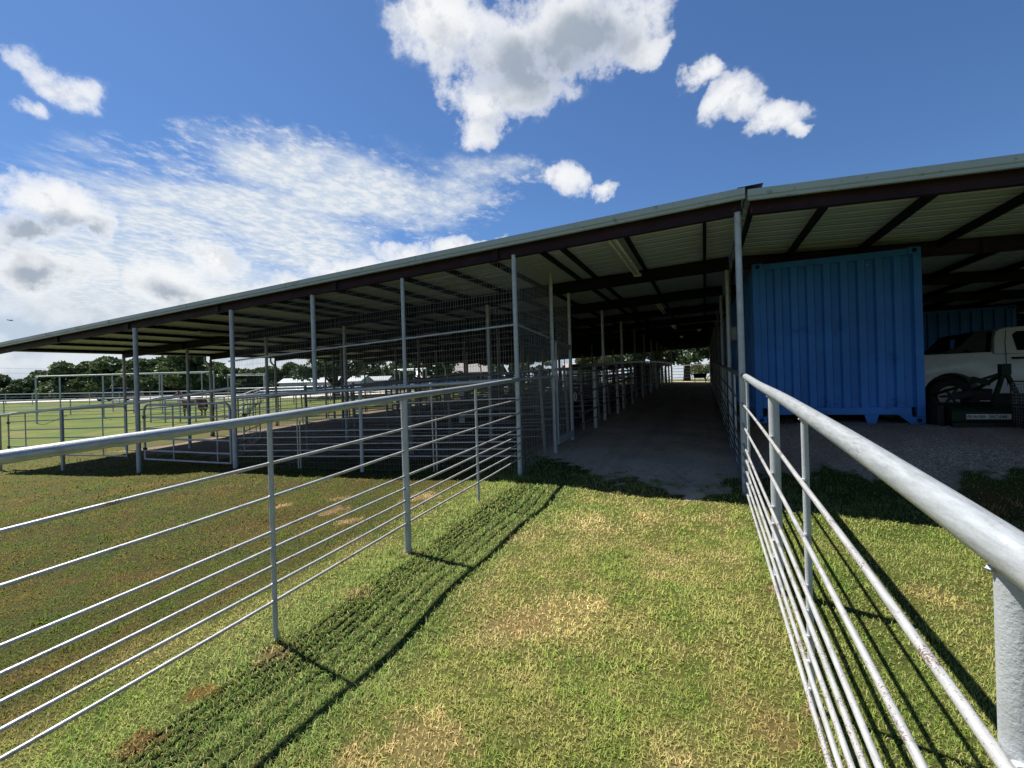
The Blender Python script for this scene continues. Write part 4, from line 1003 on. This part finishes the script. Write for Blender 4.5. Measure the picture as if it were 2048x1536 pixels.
for k, (px, Z, h) in enumerate(spots):
    p = k % 4; o, h0 = protos[p]
    if p in used: o = copy_tree(o)
    used.add(p)
    x, y = bear(px, Z); s = h / h0 * 1.18
    o.location = (x, y, g(x, y) - .15); o.rotation_euler = (0, 0, k * 1.9); o.scale = (s * 1.05, s * 1.05, s)
# individual trees nearer
def put(px, Z): return bear(px, Z)
x, y = put(672, 62); make_tree('huge spreading dark oak seen under the eave between two pale sheds', 'oak_tree', x, y, 10.0, 6.3, 21, 13000, .28, trunk=.5, base=.14, holes=1.5, low=12)
x, y = put(852, 66); make_tree('broad oak standing directly left of the brick house', 'oak_tree', x, y, 10, 5.0, 22, 8000, .28, trunk=.34, base=.22, low=12)
x, y = put(1022, 58); make_tree('oak with a bare forked trunk right of the brick house', 'oak_tree', x, y, 8.5, 4.6, 23, 7000, .22, trunk=.30, base=.2, holes=.9, low=12)
x, y = put(1078, 66); make_tree('small bushy tree behind the yellow loader', 'oak_tree', x, y, 5.5, 2.6, 24, 2600, .2, 'paleleaf', trunk=.16, base=.25, holes=.7)
x, y = put(1196, 56); make_tree('slim young oak with twin thin stems left of the lane gate', 'oak_tree', x, y, 7.4, 3.2, 25, 5000, .19, 'paleleaf', trunk=.15, base=.22, holes=.8, low=12)
x, y = put(1226, 57); make_tree('slim young oak with a leaning stem right beside the twin-stemmed one', 'oak_tree', x, y, 7.2, 3.0, 26, 4600, .19, 'paleleaf', trunk=.15, base=.25, holes=.8, lean=.5, low=12)
x, y = put(1286, 54); make_tree('full green oak behind the dark cattle chute', 'oak_tree', x, y, 7.8, 3.6, 27, 9500, .2, trunk=.22, base=.12, low=12)
x, y = put(1374, 51); make_tree('big thick-trunked oak arching over the far lane gate', 'oak_tree', x, y, 8.6, 5.6, 28, 13000, .2, trunk=.36, base=.24, holes=1.1, lean=.5, low=22)
x, y = put(1412, 95); make_tree('low bushy tree seen through the far lane gate', 'oak_tree', x, y, 4.6, 3.4, 29, 2500, .25, 'paleleaf', trunk=.14, base=.1)
x, y = put(1475, 74); make_tree('oak far behind the right side of the lane', 'oak_tree', x, y, 9, 4.6, 30, 5000, .25, trunk=.3, base=.28)

# ------------------------------------------------------------------ buildings beyond
def gable(name, label, cat, px, Z, rot, W, Ln, eave, rise, wallm, roofm, windows=(), door=None, over=.3, dz=0.):
    x, y = bear(px, Z); z = g(x, y) + dz
    t = thing(name, label, cat, (x, y, z), None, rot)
    pr = [(-W / 2, -.3), (W / 2, -.3), (W / 2, eave), (0, eave + rise), (-W / 2, eave)]
    MB().prism(pr, 'x', -Ln / 2, Ln / 2).build('wall', wallm, t, smooth=False, local=True)
    rf = MB(); o = over
    for s in (-1, 1):
        e0 = (s * (W / 2 + o), eave - rise * o / (W / 2) + .03); e1 = (0, eave + rise + .03)
        vs = [(a, b[0], b[1] + d) for d in (0, .12) for a, b in ((-Ln / 2 - o, e0), (Ln / 2 + o, e0), (Ln / 2 + o, e1), (-Ln / 2 - o, e1))]
        rf.hexa(vs)
    rf.build('roof', roofm, t, smooth=False, local=True)
    for (a, zc_, w, h, side) in windows:
        b = MB()
        if side == 'y': b.box((a, -W / 2 - .02, zc_), (w, .06, h))
        else: b.box((Ln / 2 + .02, a, zc_), (.06, w, h))
        f = b.build('window', 'white', t, smooth=False, local=True)
        b = MB()
        if side == 'y': b.box((a, -W / 2 - .04, zc_), (w - .16, .06, h - .16))
        else: b.box((Ln / 2 + .04, a, zc_), (.06, w - .16, h - .16))
        b.build('pane', 'glass', f, smooth=False, local=True)
    if door:
        a, w, h = door; b = MB(); b.box((a, -W / 2 - .02, h / 2), (w, .07, h)); b.build('door', 'white', t, smooth=False, local=True)
    return t
gable('brick_house', 'tan brick house with a steep grey roof seen past the eave', 'house', 940, 72, R(20), 8.0, 9.0, 2.9, 3.0, 'brick', 'shingle', [(-2, 1.5, 1.3, 1.4, 'y'), (2.2, 1.5, 1.3, 1.4, 'y'), (0, 1.6, 1.4, 1.4, 'x')], (.3, 1.0, 2.1))
gable('porch_wing', 'low white-walled outbuilding against the left end of the brick house', 'outbuilding', 878, 70, R(24), 4.0, 6.5, 2.2, 1.3, 'steelwall', 'paleboard', [(1, 1.3, .9, 1.0, 'y')])
gable('metal_barn', 'pale blue steel barn left of the huge oak', 'barn', 618, 118, R(30), 7.5, 12, 2.3, 1.1, 'steelwall', 'steelwall', (), (2.0, 2.6, 2.1), dz=.3)
gable('metal_barn', 'long white-roofed barn behind the huge oak trunk', 'barn', 692, 112, R(15), 7, 11, 1.9, 1.3, 'steelwall', 'whiteroof', (), None, dz=.5)
gable('metal_barn', 'white-roofed open hay barn right of the huge oak', 'barn', 757, 122, R(20), 6.5, 7.0, 2.0, 1.1, 'shedgrey', 'whiteroof', (), None, dz=.6)
gable('storage_shed', 'grey gabled storage shed with faded pink roof beyond the pens', 'shed', 1157, 62, R(24), 2.8, 3.6, 2.1, .7, 'shedgrey', 'pinkroof', (), (.6, .8, 1.8), dz=.35)
# yellow loader beyond the pens
x, y = bear(1081, 56); z = g(x, y)
t = thing('wheel_loader', 'yellow wheel loader parked beyond the pens under a tree', 'loader', (x, y, z), None, R(25))
b = MB(); b.prism([(-1.1, .7), (1.0, .7), (1.1, 1.3), (.3, 1.5), (-.1, 1.5), (-.15, 1.75), (-1.0, 1.7), (-1.15, 1.3)], 'y', -.5, .5); b.build('body', 'yellow', t, smooth=False, local=True, bevel=.04)
b = MB(); b.prism([(-.1, 1.5), (.85, 1.45), (.75, 2.5), (0, 2.5)], 'y', -.45, .45); c_ = b.build('cab', 'black', t, smooth=False, local=True)
b = MB(); b.box((.38, 0, 2.54), (1.0, 1.05, .09)); b.build('cab_roof', 'yellow', t, smooth=False, local=True)
for xx in (-.75, .8):
    for yy in (-.62, .62):
        b = MB(); b.tube([(xx, yy - .16, .5), (xx, yy + .16, .5)], .5, 16); b.build('wheel', 'dark', t, local=True)
b = MB(); b.tube([(.8, -.4, 1.2), (1.6, -.4, .9), (2.1, -.4, .45)], .07, 6); b.tube([(.8, .4, 1.2), (1.6, .4, .9), (2.1, .4, .45)], .07, 6); b.build('loader_arm', 'yellow', t, local=True)
b = MB(); b.prism([(2.05, .1), (2.75, .1), (2.2, .3), (2.2, .75), (2.05, .75)], 'y', -.8, .8); b.build('bucket', 'old_shaded_pipe', t, smooth=False, local=True)

# dark pickup on the pasture drive
x, y = bear(236, 68); pickup('dark pickup truck driving on the pasture edge before the wood', (x, y, g(x, y) + .0), R(180 + 23.2 + 4), 'cardark', False)

# ------------------------------------------------------------------ pasture fences and overhead pipe frames
FG = 'pale pipe fences across the pasture'
def fe(label, bs, h=1.45, nr=4, mat='pipe', rt=.05, rr=.028):
    pts = []
    for (a, b) in zip(bs, bs[1:]):
        A, B = bear(*a), bear(*b)
        for k in range(3): pts.append((A[0] + (B[0] - A[0]) * k / 3, A[1] + (B[1] - A[1]) * k / 3))
    pts.append(bear(*bs[-1]))
    run_fence(label, pts, h, nr, rt, rr, .045, mat, 4.5, group=FG)
fe('long pale pipe fence before the caliche drive at the left edge of the pasture', [(-40, 62), (120, 58), (300, 56), (470, 54)], 1.4, 3, rt=.06, rr=.035)
fe('pale pipe fence crossing the middle of the left pasture', [(-60, 40), (140, 40), (330, 40), (470, 44)], 1.4, 4)
fe('pale pipe fence of the paddock holding the horse', [(300, 30), (390, 28.5), (475, 30), (560, 33)], 1.45, 4)
fe('pale pipe fence running away from the eave beside the horse paddock', [(475, 30), (500, 44), (520, 56)], 1.45, 4)
fe('pale pipe fence in front of the white lot behind the barn', [(520, 46), (620, 46), (740, 47), (860, 49), (990, 52)], 1.4, 4, rt=.06)
fe('pale pipe fence far out before the steel barns', [(470, 66), (600, 66), (760, 66), (900, 64)], 1.4, 3, rt=.08, rr=.05)
fe('dull pipe fence behind the pens beside the grey shed', [(1010, 54), (1090, 51), (1180, 50), (1260, 50), (1330, 49)], 1.4, 4, 'pipe', .05, .03)
def portal(label, corners, h, posts, rt=.055, rp=.05):
    """tall frame of pipes: two parallel rows of posts joined by top rails"""
    A0, A1, B0, B1 = [Vector((*bear(*c), 0)) for c in corners]
    z = g(A0.x, A0.y)
    t = thing('pipe_pergola', label, 'pipe pergola', (A0.x, A0.y, z), 'tall pipe pergolas in the pasture')
    for P, Q in ((A0, A1), (B0, B1)):
        top = MB(); top.tube([(P.x, P.y, g(P.x, P.y) + h), (Q.x, Q.y, g(Q.x, Q.y) + h)], rt, 8); top.build('top_rail', 'pipe', t)
        for k in range(posts):
            p = P.lerp(Q, k / (posts - 1)); MB().tube([(p.x, p.y, g(p.x, p.y) - .1), (p.x, p.y, g(p.x, p.y) + h)], rp, 8).build('post', 'post', t)
    for P, Q in ((A0, B0), (A1, B1)):
        MB().tube([(P.x, P.y, g(P.x, P.y) + h), (Q.x, Q.y, g(Q.x, Q.y) + h)], rt * .9, 8).build('cross_rail', 'pipe', t)
portal('long tall pipe frame standing in the left pasture before the wood', [(72, 33), (428, 40), (120, 40), (404, 47)], 3.45, 4)
portal('small thin tall pipe frame far out behind the second downspout', [(456, 62), (530, 64), (462, 70), (528, 72)], 3.4, 2, .045, .05)
portal('bright tall pipe frame beside the oak left of the house', [(790, 46), (853, 46), (800, 52), (846, 52)], 3.0, 2, .07, .05)

# ------------------------------------------------------------------ utility line
t = thing('power_line', 'utility line of three thin wires high over the left pasture', 'power line', (*bear(-220, 96), g(*bear(-220, 96))))
pA, pB = bear(-220, 96), bear(330, 132)
for P in (pA, pB):
    z = g(*P); q = MB(); q.tube([(P[0], P[1], z - .3), (P[0], P[1], z + 9.4)], .13, 8); q.build('pole', 'bark', t)
for hgt in (6.6, 8.0, 9.2):
    pts = []
    for k in range(17):
        s = k / 16; X = pA[0] + (pB[0] - pA[0]) * s; Y_ = pA[1] + (pB[1] - pA[1]) * s
        pts.append((X, Y_, (g(*pA) * (1 - s) + g(*pB) * s) + hgt - 1.2 * 4 * s * (1 - s)))
    MB().tube(pts, .022, 4, False).build('wire', 'black', t)

# ------------------------------------------------------------------ horse behind the pipe fence
def skin(name, verts, edges, radii, mat, parent, root=0, sub=2):
    me = bpy.data.meshes.new(name); me.from_pydata(verts, edges, [])
    o = bpy.data.objects.new(name, me); link(o)
    o.modifiers.new('skin', 'SKIN'); s_ = o.modifiers.new('sub', 'SUBSURF'); s_.levels = sub; s_.render_levels = sub
    for i, r_ in enumerate(radii):
        d = me.skin_vertices[0].data[i]; d.radius = r_ if hasattr(r_, '__len__') else (r_, r_); d.use_root = (i == root)
    dg = bpy.context.evaluated_depsgraph_get(); m2 = bpy.data.meshes.new_from_object(o.evaluated_get(dg))
    bpy.data.objects.remove(o)
    m2.materials.clear(); m2.materials.append(M[mat]); m2.polygons.foreach_set('use_smooth', [True] * len(m2.polygons))
    q = bpy.data.objects.new(name, m2); link(q); q.parent = parent; return q
hx, hy = bear(386, 32.0)
t = thing('horse', 'brown horse with black mane standing at the pasture fence, head turned left', 'horse', (hx, hy, g(hx, hy)), None, R(180 + 23.2 - 8))
V = [(-.62, 0, 1.22), (-.25, 0, 1.16), (.2, 0, 1.15), (.55, 0, 1.22), (.82, 0, 1.42), (1.05, 0, 1.66), (1.18, 0, 1.80), (1.38, 0, 1.68), (1.62, 0, 1.50)]
Rr = [.27, .29, .29, .26, .19, .14, .13, .11, .075]
E_ = [(i, i + 1) for i in range(8)]
for sx, pts_ in ((-1, None),):
    pass
for yy in (-.15, .15):
    k = len(V); V += [(.56, yy, .92), (.60, yy * .95, .52), (.57, yy * .95, .12), (.61, yy * .95, .03)]; Rr += [.13, .075, .05, .06]; E_ += [(3, k), (k, k + 1), (k + 1, k + 2), (k + 2, k + 3)]
    k = len(V); V += [(-.66, yy, .92), (-.58, yy, .72), (-.80, yy * .95, .50), (-.76, yy * .95, .12), (-.71, yy * .95, .03)]; Rr += [.17, .12, .065, .05, .06]; E_ += [(0, k), (k, k + 1), (k + 1, k + 2), (k + 2, k + 3), (k + 3, k + 4)]
body = skin('body', V, E_, Rr, 'horse', t, 1)
mn = MB(); mn.tube([(.62, 0, 1.52), (.86, 0, 1.66), (1.06, 0, 1.86), (1.2, 0, 1.95), (1.3, 0, 1.86)], [.05, .07, .07, .06, .03], 6); mn.build('mane', 'mane', body, local=True)
tl = MB(); tl.tube([(-.86, 0, 1.36), (-1.02, 0, 1.15), (-1.05, 0, .8), (-1.0, 0, .5)], [.04, .08, .09, .03], 7); tl.build('tail', 'mane', body, local=True)
for yy in (-.07, .07):
    e = MB(); e.tube([(1.14, yy, 1.9), (1.17, yy * 1.2, 2.05)], [.045, .008], 6); e.build('ear', 'horse', body, local=True)
# ------------------------------------------------------------------ soaring bird
bx_, by_ = bear(25, 120); bz = EYE + (799 - 634) / 900 * 120 - 1.0
t = MB()
cx = Vector((cs, sn, 0)); fx = Vector((-sn, cs, 0))
def W3(a, b, c): return tuple(Vector((bx_, by_, bz)) + cx * a + fx * b + Vector((0, 0, c)))
t.add([W3(0, .35, .0), W3(.35, .30, .14), W3(.95, .1, .10), W3(1.0, -.1, .06), W3(.4, -.22, .1), W3(0, -.25, 0), W3(-.4, -.22, .1), W3(-1.0, -.1, .06), W3(-.95, .1, .10), W3(-.35, .30, .14), W3(0, 0, -.12), W3(0, .1, .14)],
      [(0, 1, 4, 5, 11), (1, 2, 3, 4), (0, 11, 5, 6, 9), (9, 6, 7, 8), (0, 10, 5, 4, 1), (1, 4, 3, 2), (0, 9, 6, 5, 10), (9, 8, 7, 6)])
t.tube([W3(0, .75, 0), W3(0, .45, .02), W3(0, 0, 0), W3(0, -.4, 0), W3(.0, -.8, .02)], [.03, .1, .15, .1, .1], 7)
tag(t.build('bird', 'bird'), 'dark soaring bird small against the low clouds at far left', 'bird')
# ------------------------------------------------------------------ sky, clouds, sun
CUM= [(-29.7, 37.8, 7.5, 3.4, 1), (-22.8, 36.6, 10.1, 4.3, 1), (-15.2, 37.8, 9.9, 4.5, 1), (-7.8, 37.3, 6.2, 3.7, 1), (-19.8, 33.5, 8.2, 3.3, 1), (-26.2, 31.4, 5.7, 3.0, 1), (-27.1, 29.0, 3.0, 1.8, 1), (-31.6, 38.8, 4.7, 2.1, 1), (-5.0, 35.2, 3.0, 1.7, 1), (-0.4, 31.2, 3.0, 1.3, 1), (3.5, 28.6, 3.8, 2.0, 1), (1.2, 28.7, 2.2, 1.3, 1), (7.9, 26.6, 3.3, 1.6, 1), (9.7, 25.5, 1.4, 1.1, 1), (-14.2, 23.9, 2.9, 1.8, 1), (-10.7, 22.7, 1.9, 1.1, 1), (-69.6, 27.1, 2.6, 1.9, 0.6), (-67.7, 26.0, 2.7, 1.7, 0.6), (-66.6, 25.0, 1.8, 1.2, 0.5), (-70.3, 23.6, 1.6, 0.8, 0.5), (-70.1, 16.8, 2.8, 2.5, 1), (-67.7, 15.7, 3.1, 2.5, 1), (-69.9, 13.8, 3.9, 1.9, 1), (-65.5, 14.4, 1.2, 1.5, 1), (-68.4, 10.4, 3.8, 2.1, 1), (-59.8, 10.8, 4.3, 2.7, 1), (-56.3, 13.9, 3.1, 2.1, 1), (-50.2, 10.2, 6.6, 3.0, 1), (-42.6, 13.7, 5.4, 2.0, 1), (-34.9, 15.9, 4.9, 1.8, 1), (-30.2, 17.4, 4.5, 1.4, 1), (-25.8, 17.8, 2.7, 0.7, 1)]
ALTO= [(-49.8, 24.2, 10.7, 4.0, 1), (-52.9, 18.8, 17.2, 5.5, 1), (-41.2, 22.2, 14.7, 5.2, 1), (-60.5, 15.7, 11.4, 4.2, 1), (-32.2, 22.8, 10.4, 3.7, 0.8), (-24.6, 25.2, 9.5, 2.3, 0.6), (-46.9, 16.4, 8.0, 4.3, 1), (-18.8, 24.8, 5.7, 1.3, 0.5), (-63.7, 11.1, 12.4, 4.2, 1)]
GRAY= [(-16.5, 35.0, 10.6, 3.4, .75), (-11.5, 37.4, 7.3, 2.7, .8), (-22.2, 36.2, 5.1, 2.5, .4), (-69.5, 13.6, 6.5, 1.7, .9), (-65.8, 12.9, 3.4, 1.3, .7), (-67.6, 9.9, 4.8, 1.5, .85), (-68.5, 7.2, 5.5, 1.0, .75), (-60.5, 10.0, 4.2, 1.5, .6), (-50.2, 10.4, 5.5, 1.8, .4), (-42.5, 13.0, 4, 1.0, .3)]
SUN = Vector((-.79, .14, 1.5)).normalized()
w = bpy.data.worlds.new('World'); S.world = w; w.use_nodes = True
nt = w.node_tree; nt.nodes.clear()
out = N(nt, 'ShaderNodeOutputWorld'); bg = N(nt, 'ShaderNodeBackground'); bg.inputs['Strength'].default_value = SKY_STRENGTH
sky = N(nt, 'ShaderNodeTexSky', sky_type='NISHITA'); sky.sun_disc = False
sky.sun_elevation = math.asin(SUN.z); sky.sun_rotation = math.atan2(SUN.x, SUN.y)
sky.altitude = 200; sky.air_density = 1.0; sky.dust_density = .25; sky.ozone_density = 2.2
dirv = N(nt, 'ShaderNodeTexCoord').outputs['Generated']
sp = N(nt, 'ShaderNodeSeparateXYZ'); L(nt, dirv, sp.inputs[0])
az = mth(nt, 'MULTIPLY', mth(nt, 'ARCTAN2', sp.outputs[0], sp.outputs[1]), 57.2958)
el = mth(nt, 'MULTIPLY', mth(nt, 'ARCSINE', sp.outputs[2]), 57.2958)
ae = N(nt, 'ShaderNodeCombineXYZ'); L(nt, az, ae.inputs[0]); L(nt, el, ae.inputs[1]); AE = ae.outputs[0]
# ragged edges: warp the lookup with noise in direction space
def warp(vec, scale, amp, detail):
    c = noise(nt, dirv, scale, detail, .6, 'Color')
    s_ = N(nt, 'ShaderNodeVectorMath', operation='MULTIPLY_ADD'); L(nt, c, s_.inputs[0]); s_.inputs[1].default_value = amp
    s_.inputs[2].default_value = tuple(-.5 * q for q in amp)
    a_ = N(nt, 'ShaderNodeVectorMath', operation='ADD'); L(nt, vec, a_.inputs[0]); L(nt, s_.outputs[0], a_.inputs[1]); return a_.outputs[0]
AEw = warp(warp(AE, 4.2, (7, 4.5, 0), 2), 10, (6.5, 4.2, 0), 7)
def field(vec, blobs):
    acc = None
    for (a, e, ra, re, wt) in blobs:
        mp = N(nt, 'ShaderNodeMapping', vector_type='TEXTURE'); L(nt, vec, mp.inputs['Vector'])
        mp.inputs['Location'].default_value = (a, e, 0); mp.inputs['Scale'].default_value = (ra, re, 1)
        ln = N(nt, 'ShaderNodeVectorMath', operation='LENGTH'); L(nt, mp.outputs[0], ln.inputs[0])
        v = mth(nt, 'MULTIPLY', mth(nt, 'SUBTRACT', 1.25, ln.outputs['Value'], None, True), wt)
        acc = v if acc is None else mth(nt, 'MAXIMUM', acc, v)
    return acc
fine = noise(nt, dirv, 13, 12, .66)
ofs = N(nt, 'ShaderNodeVectorMath', operation='ADD'); L(nt, dirv, ofs.inputs[0]); ofs.inputs[1].default_value = tuple(SUN * .02)
fine2 = noise(nt, ofs.outputs[0], 13, 7, .6); fine1 = noise(nt, dirv, 13, 7, .6)
relief = mth(nt, 'SUBTRACT', fine2, fine1)                     # > 0 where a billow lies towards the sun
F = field(AEw, CUM)
sh_ = N(nt, 'ShaderNodeVectorMath', operation='ADD'); L(nt, AEw, sh_.inputs[0]); sh_.inputs[1].default_value = (-1.0, 1.7, 0)
FS = field(sh_.outputs[0], CUM)
gate = ramp1(nt, F, 0, .35)
dens = mth(nt, 'MULTIPLY_ADD', F, 1.75, mth(nt, 'MULTIPLY_ADD', gate, mth(nt, 'MULTIPLY_ADD', fine, 3.6, -1.8), -.36))
tau = mth(nt, 'MULTIPLY', mth(nt, 'POWER', mth(nt, 'MAXIMUM', dens, 0), 1.25), -2.1)
wisp = mth(nt, 'MULTIPLY', ramp1(nt, mth(nt, 'ADD', F, mth(nt, 'MULTIPLY_ADD', fine, 2.4, -1.2)), .08, 1.0), .42)
cum = mth(nt, 'MAXIMUM', mth(nt, 'SUBTRACT', 1, mth(nt, 'EXPONENT', tau)), mth(nt, 'MULTIPLY', wisp, ramp1(nt, F, .0, .22)))         # thins out like a real optical depth
# high dappled sheet, foreshortened on a flat layer
inv = mth(nt, 'DIVIDE', 1, mth(nt, 'MAXIMUM', sp.outputs[2], .03))
pl_ = N(nt, 'ShaderNodeVectorMath', operation='SCALE'); L(nt, dirv, pl_.inputs[0]); L(nt, inv, pl_.inputs['Scale'])
PL = pl_.outputs[0]
st_ = N(nt, 'ShaderNodeMapping'); st_.inputs['Rotation'].default_value = (0, 0, .9); st_.inputs['Scale'].default_value = (1, .75, 0); L(nt, PL, st_.inputs['Vector'])
dap = noise(nt, st_.outputs[0], 15, 9, .66); big_ = noise(nt, st_.outputs[0], 1.6, 5, .55); mid_ = noise(nt, st_.outputs[0], 4.4, 7, .62)
A = field(warp(AE, 5, (8, 4, 0), 4), ALTO)
soft = mth(nt, 'MULTIPLY', ramp1(nt, mth(nt, 'ADD', A, mth(nt, 'ADD', mth(nt, 'MULTIPLY_ADD', big_, 1.5, -.75), mth(nt, 'MULTIPLY_ADD', mid_, 1.5, -.75))), .18, 1.05), .93)
ad = mth(nt, 'MULTIPLY_ADD', ramp1(nt, A, 0, .25), mth(nt, 'ADD', mth(nt, 'MULTIPLY_ADD', dap, 2.0, -1.02), mth(nt, 'MULTIPLY_ADD', mid_, 1.2, -.6)), mth(nt, 'MULTIPLY', A, .85))
soft = mth(nt, 'MULTIPLY', soft, ramp1(nt, A, .0, .3))
alto = mth(nt, 'MAXIMUM', soft, mth(nt, 'MULTIPLY', ramp1(nt, ad, .1, 1.1), .85))
# pale veil low on the left
low = mth(nt, 'MULTIPLY', mth(nt, 'SUBTRACT', 1, ramp1(nt, el, 8, 18)), mth(nt, 'SUBTRACT', 1, ramp1(nt, az, -34, 4)))
low = mth(nt, 'MAXIMUM', low, mth(nt, 'MULTIPLY', mth(nt, 'SUBTRACT', 1, ramp1(nt, el, .5, 8)), .85))
veil = mth(nt, 'MULTIPLY', low, mth(nt, 'MULTIPLY_ADD', noise(nt, dirv, 6, 7, .6), 1.1, .48), None, True)
G_ = mth(nt, 'MULTIPLY', field(warp(AEw, 7, (6, 3.5, 0), 5), GRAY), 1.0, None, True)
g2 = noise(nt, dirv, 13, 6, .55)
# light that gets through: thick towards the sun or thick overhead = grey, rims = white
thick = mth(nt, 'ADD', mth(nt, 'MULTIPLY', FS, .75), mth(nt, 'MULTIPLY', G_, 1.15))
thick = mth(nt, 'ADD', thick, mth(nt, 'MULTIPLY_ADD', fine1, .9, -.45))
gray = mth(nt, 'MULTIPLY', ramp1(nt, thick, .42, 1.5), ramp1(nt, dens, .15, 1.2))
ccol = mixc(nt, gray, (.96, .97, .98), (.37, .43, .51))
ccol = mixc(nt, mth(nt, 'MULTIPLY', ramp1(nt, relief, .0, .13), mth(nt, 'MULTIPLY', ramp1(nt, dens, .2, .9), .42)), ccol, (.50, .56, .64))
vcol = mixc(nt, ramp1(nt, g2, .42, .62), (.83, .88, .93), (.60, .68, .78))
ccol = mixc(nt, mth(nt, 'MULTIPLY', ramp1(nt, mth(nt, 'MULTIPLY', relief, -1), -.15, .8), mth(nt, 'MULTIPLY', ramp1(nt, dens, .35, 1.2), .5)), ccol, (.50, .56, .63))
cb = N(nt, 'ShaderNodeBackground'); L(nt, ccol, cb.inputs['Color']); cb.inputs['Strength'].default_value = CLOUD
ab = N(nt, 'ShaderNodeBackground'); L(nt, mixc(nt, ramp1(nt, dap, .38, .62), (.66, .76, .88), (.93, .96, .98)), ab.inputs['Color']); ab.inputs['Strength'].default_value = CLOUD * .92
vb = N(nt, 'ShaderNodeBackground'); L(nt, vcol, vb.inputs['Color']); vb.inputs['Strength'].default_value = CLOUD * .92
tint = N(nt, 'ShaderNodeMix', data_type='RGBA', blend_type='MULTIPLY'); tint.inputs[0].default_value = 1; L(nt, sky.outputs[0], tint.inputs[6]); tint.inputs[7].default_value = SKY_TINT
L(nt, tint.outputs[2], bg.inputs['Color'])
def mixs(f, a, b):
    m = N(nt, 'ShaderNodeMixShader'); L(nt, f, m.inputs[0]); L(nt, a, m.inputs[1]); L(nt, b, m.inputs[2]); return m.outputs[0]
sh = mixs(veil, bg.outputs[0], vb.outputs[0]); sh = mixs(alto, sh, ab.outputs[0]); sh = mixs(cum, sh, cb.outputs[0])
L(nt, sh, out.inputs[0])
w.cycles.sampling_method = 'MANUAL'; w.cycles.sample_map_resolution = 1024
ld = bpy.data.lights.new('sun', 'SUN'); ld.energy = SUN_STRENGTH; ld.angle = R(.53); ld.color = (1, .955, .89)
sun = link(bpy.data.objects.new('sun', ld)); sun.rotation_euler = SUN.to_track_quat('Z', 'Y').to_euler(); sun.location = (-20, 0, 40)
# ------------------------------------------------------------------ camera
cam = bpy.data.cameras.new('camera'); cam.sensor_width = 36; cam.lens = 900 / 2048 * 36; cam.clip_end = 4000; cam.clip_start = .05
co = link(bpy.data.objects.new('camera', cam))
r = math.atan(.03); R0 = Vector((cs, sn, 0)); UP = Vector((0, 0, 1)); FW = Vector((-sn, cs, 0))
X_ = R0 * math.cos(r) - UP * math.sin(r); Y_ = R0 * math.sin(r) + UP * math.cos(r)
mw = Matrix((X_, Y_, -FW)).transposed().to_4x4(); mw.translation = (0, 0, EYE); co.matrix_world = mw
S.camera = co
S.view_settings.view_transform = 'Standard'; S.view_settings.look = 'None'; S.view_settings.exposure = EXPOSURE; S.view_settings.gamma = 1
S.view_settings.use_curve_mapping = False
S.render.engine = 'CYCLES'
c_ = S.cycles
c_.max_bounces = 6; c_.diffuse_bounces = 2; c_.glossy_bounces = 2; c_.transmission_bounces = 3; c_.transparent_max_bounces = 6
c_.use_denoising = True
c_.sample_clamp_indirect = 4
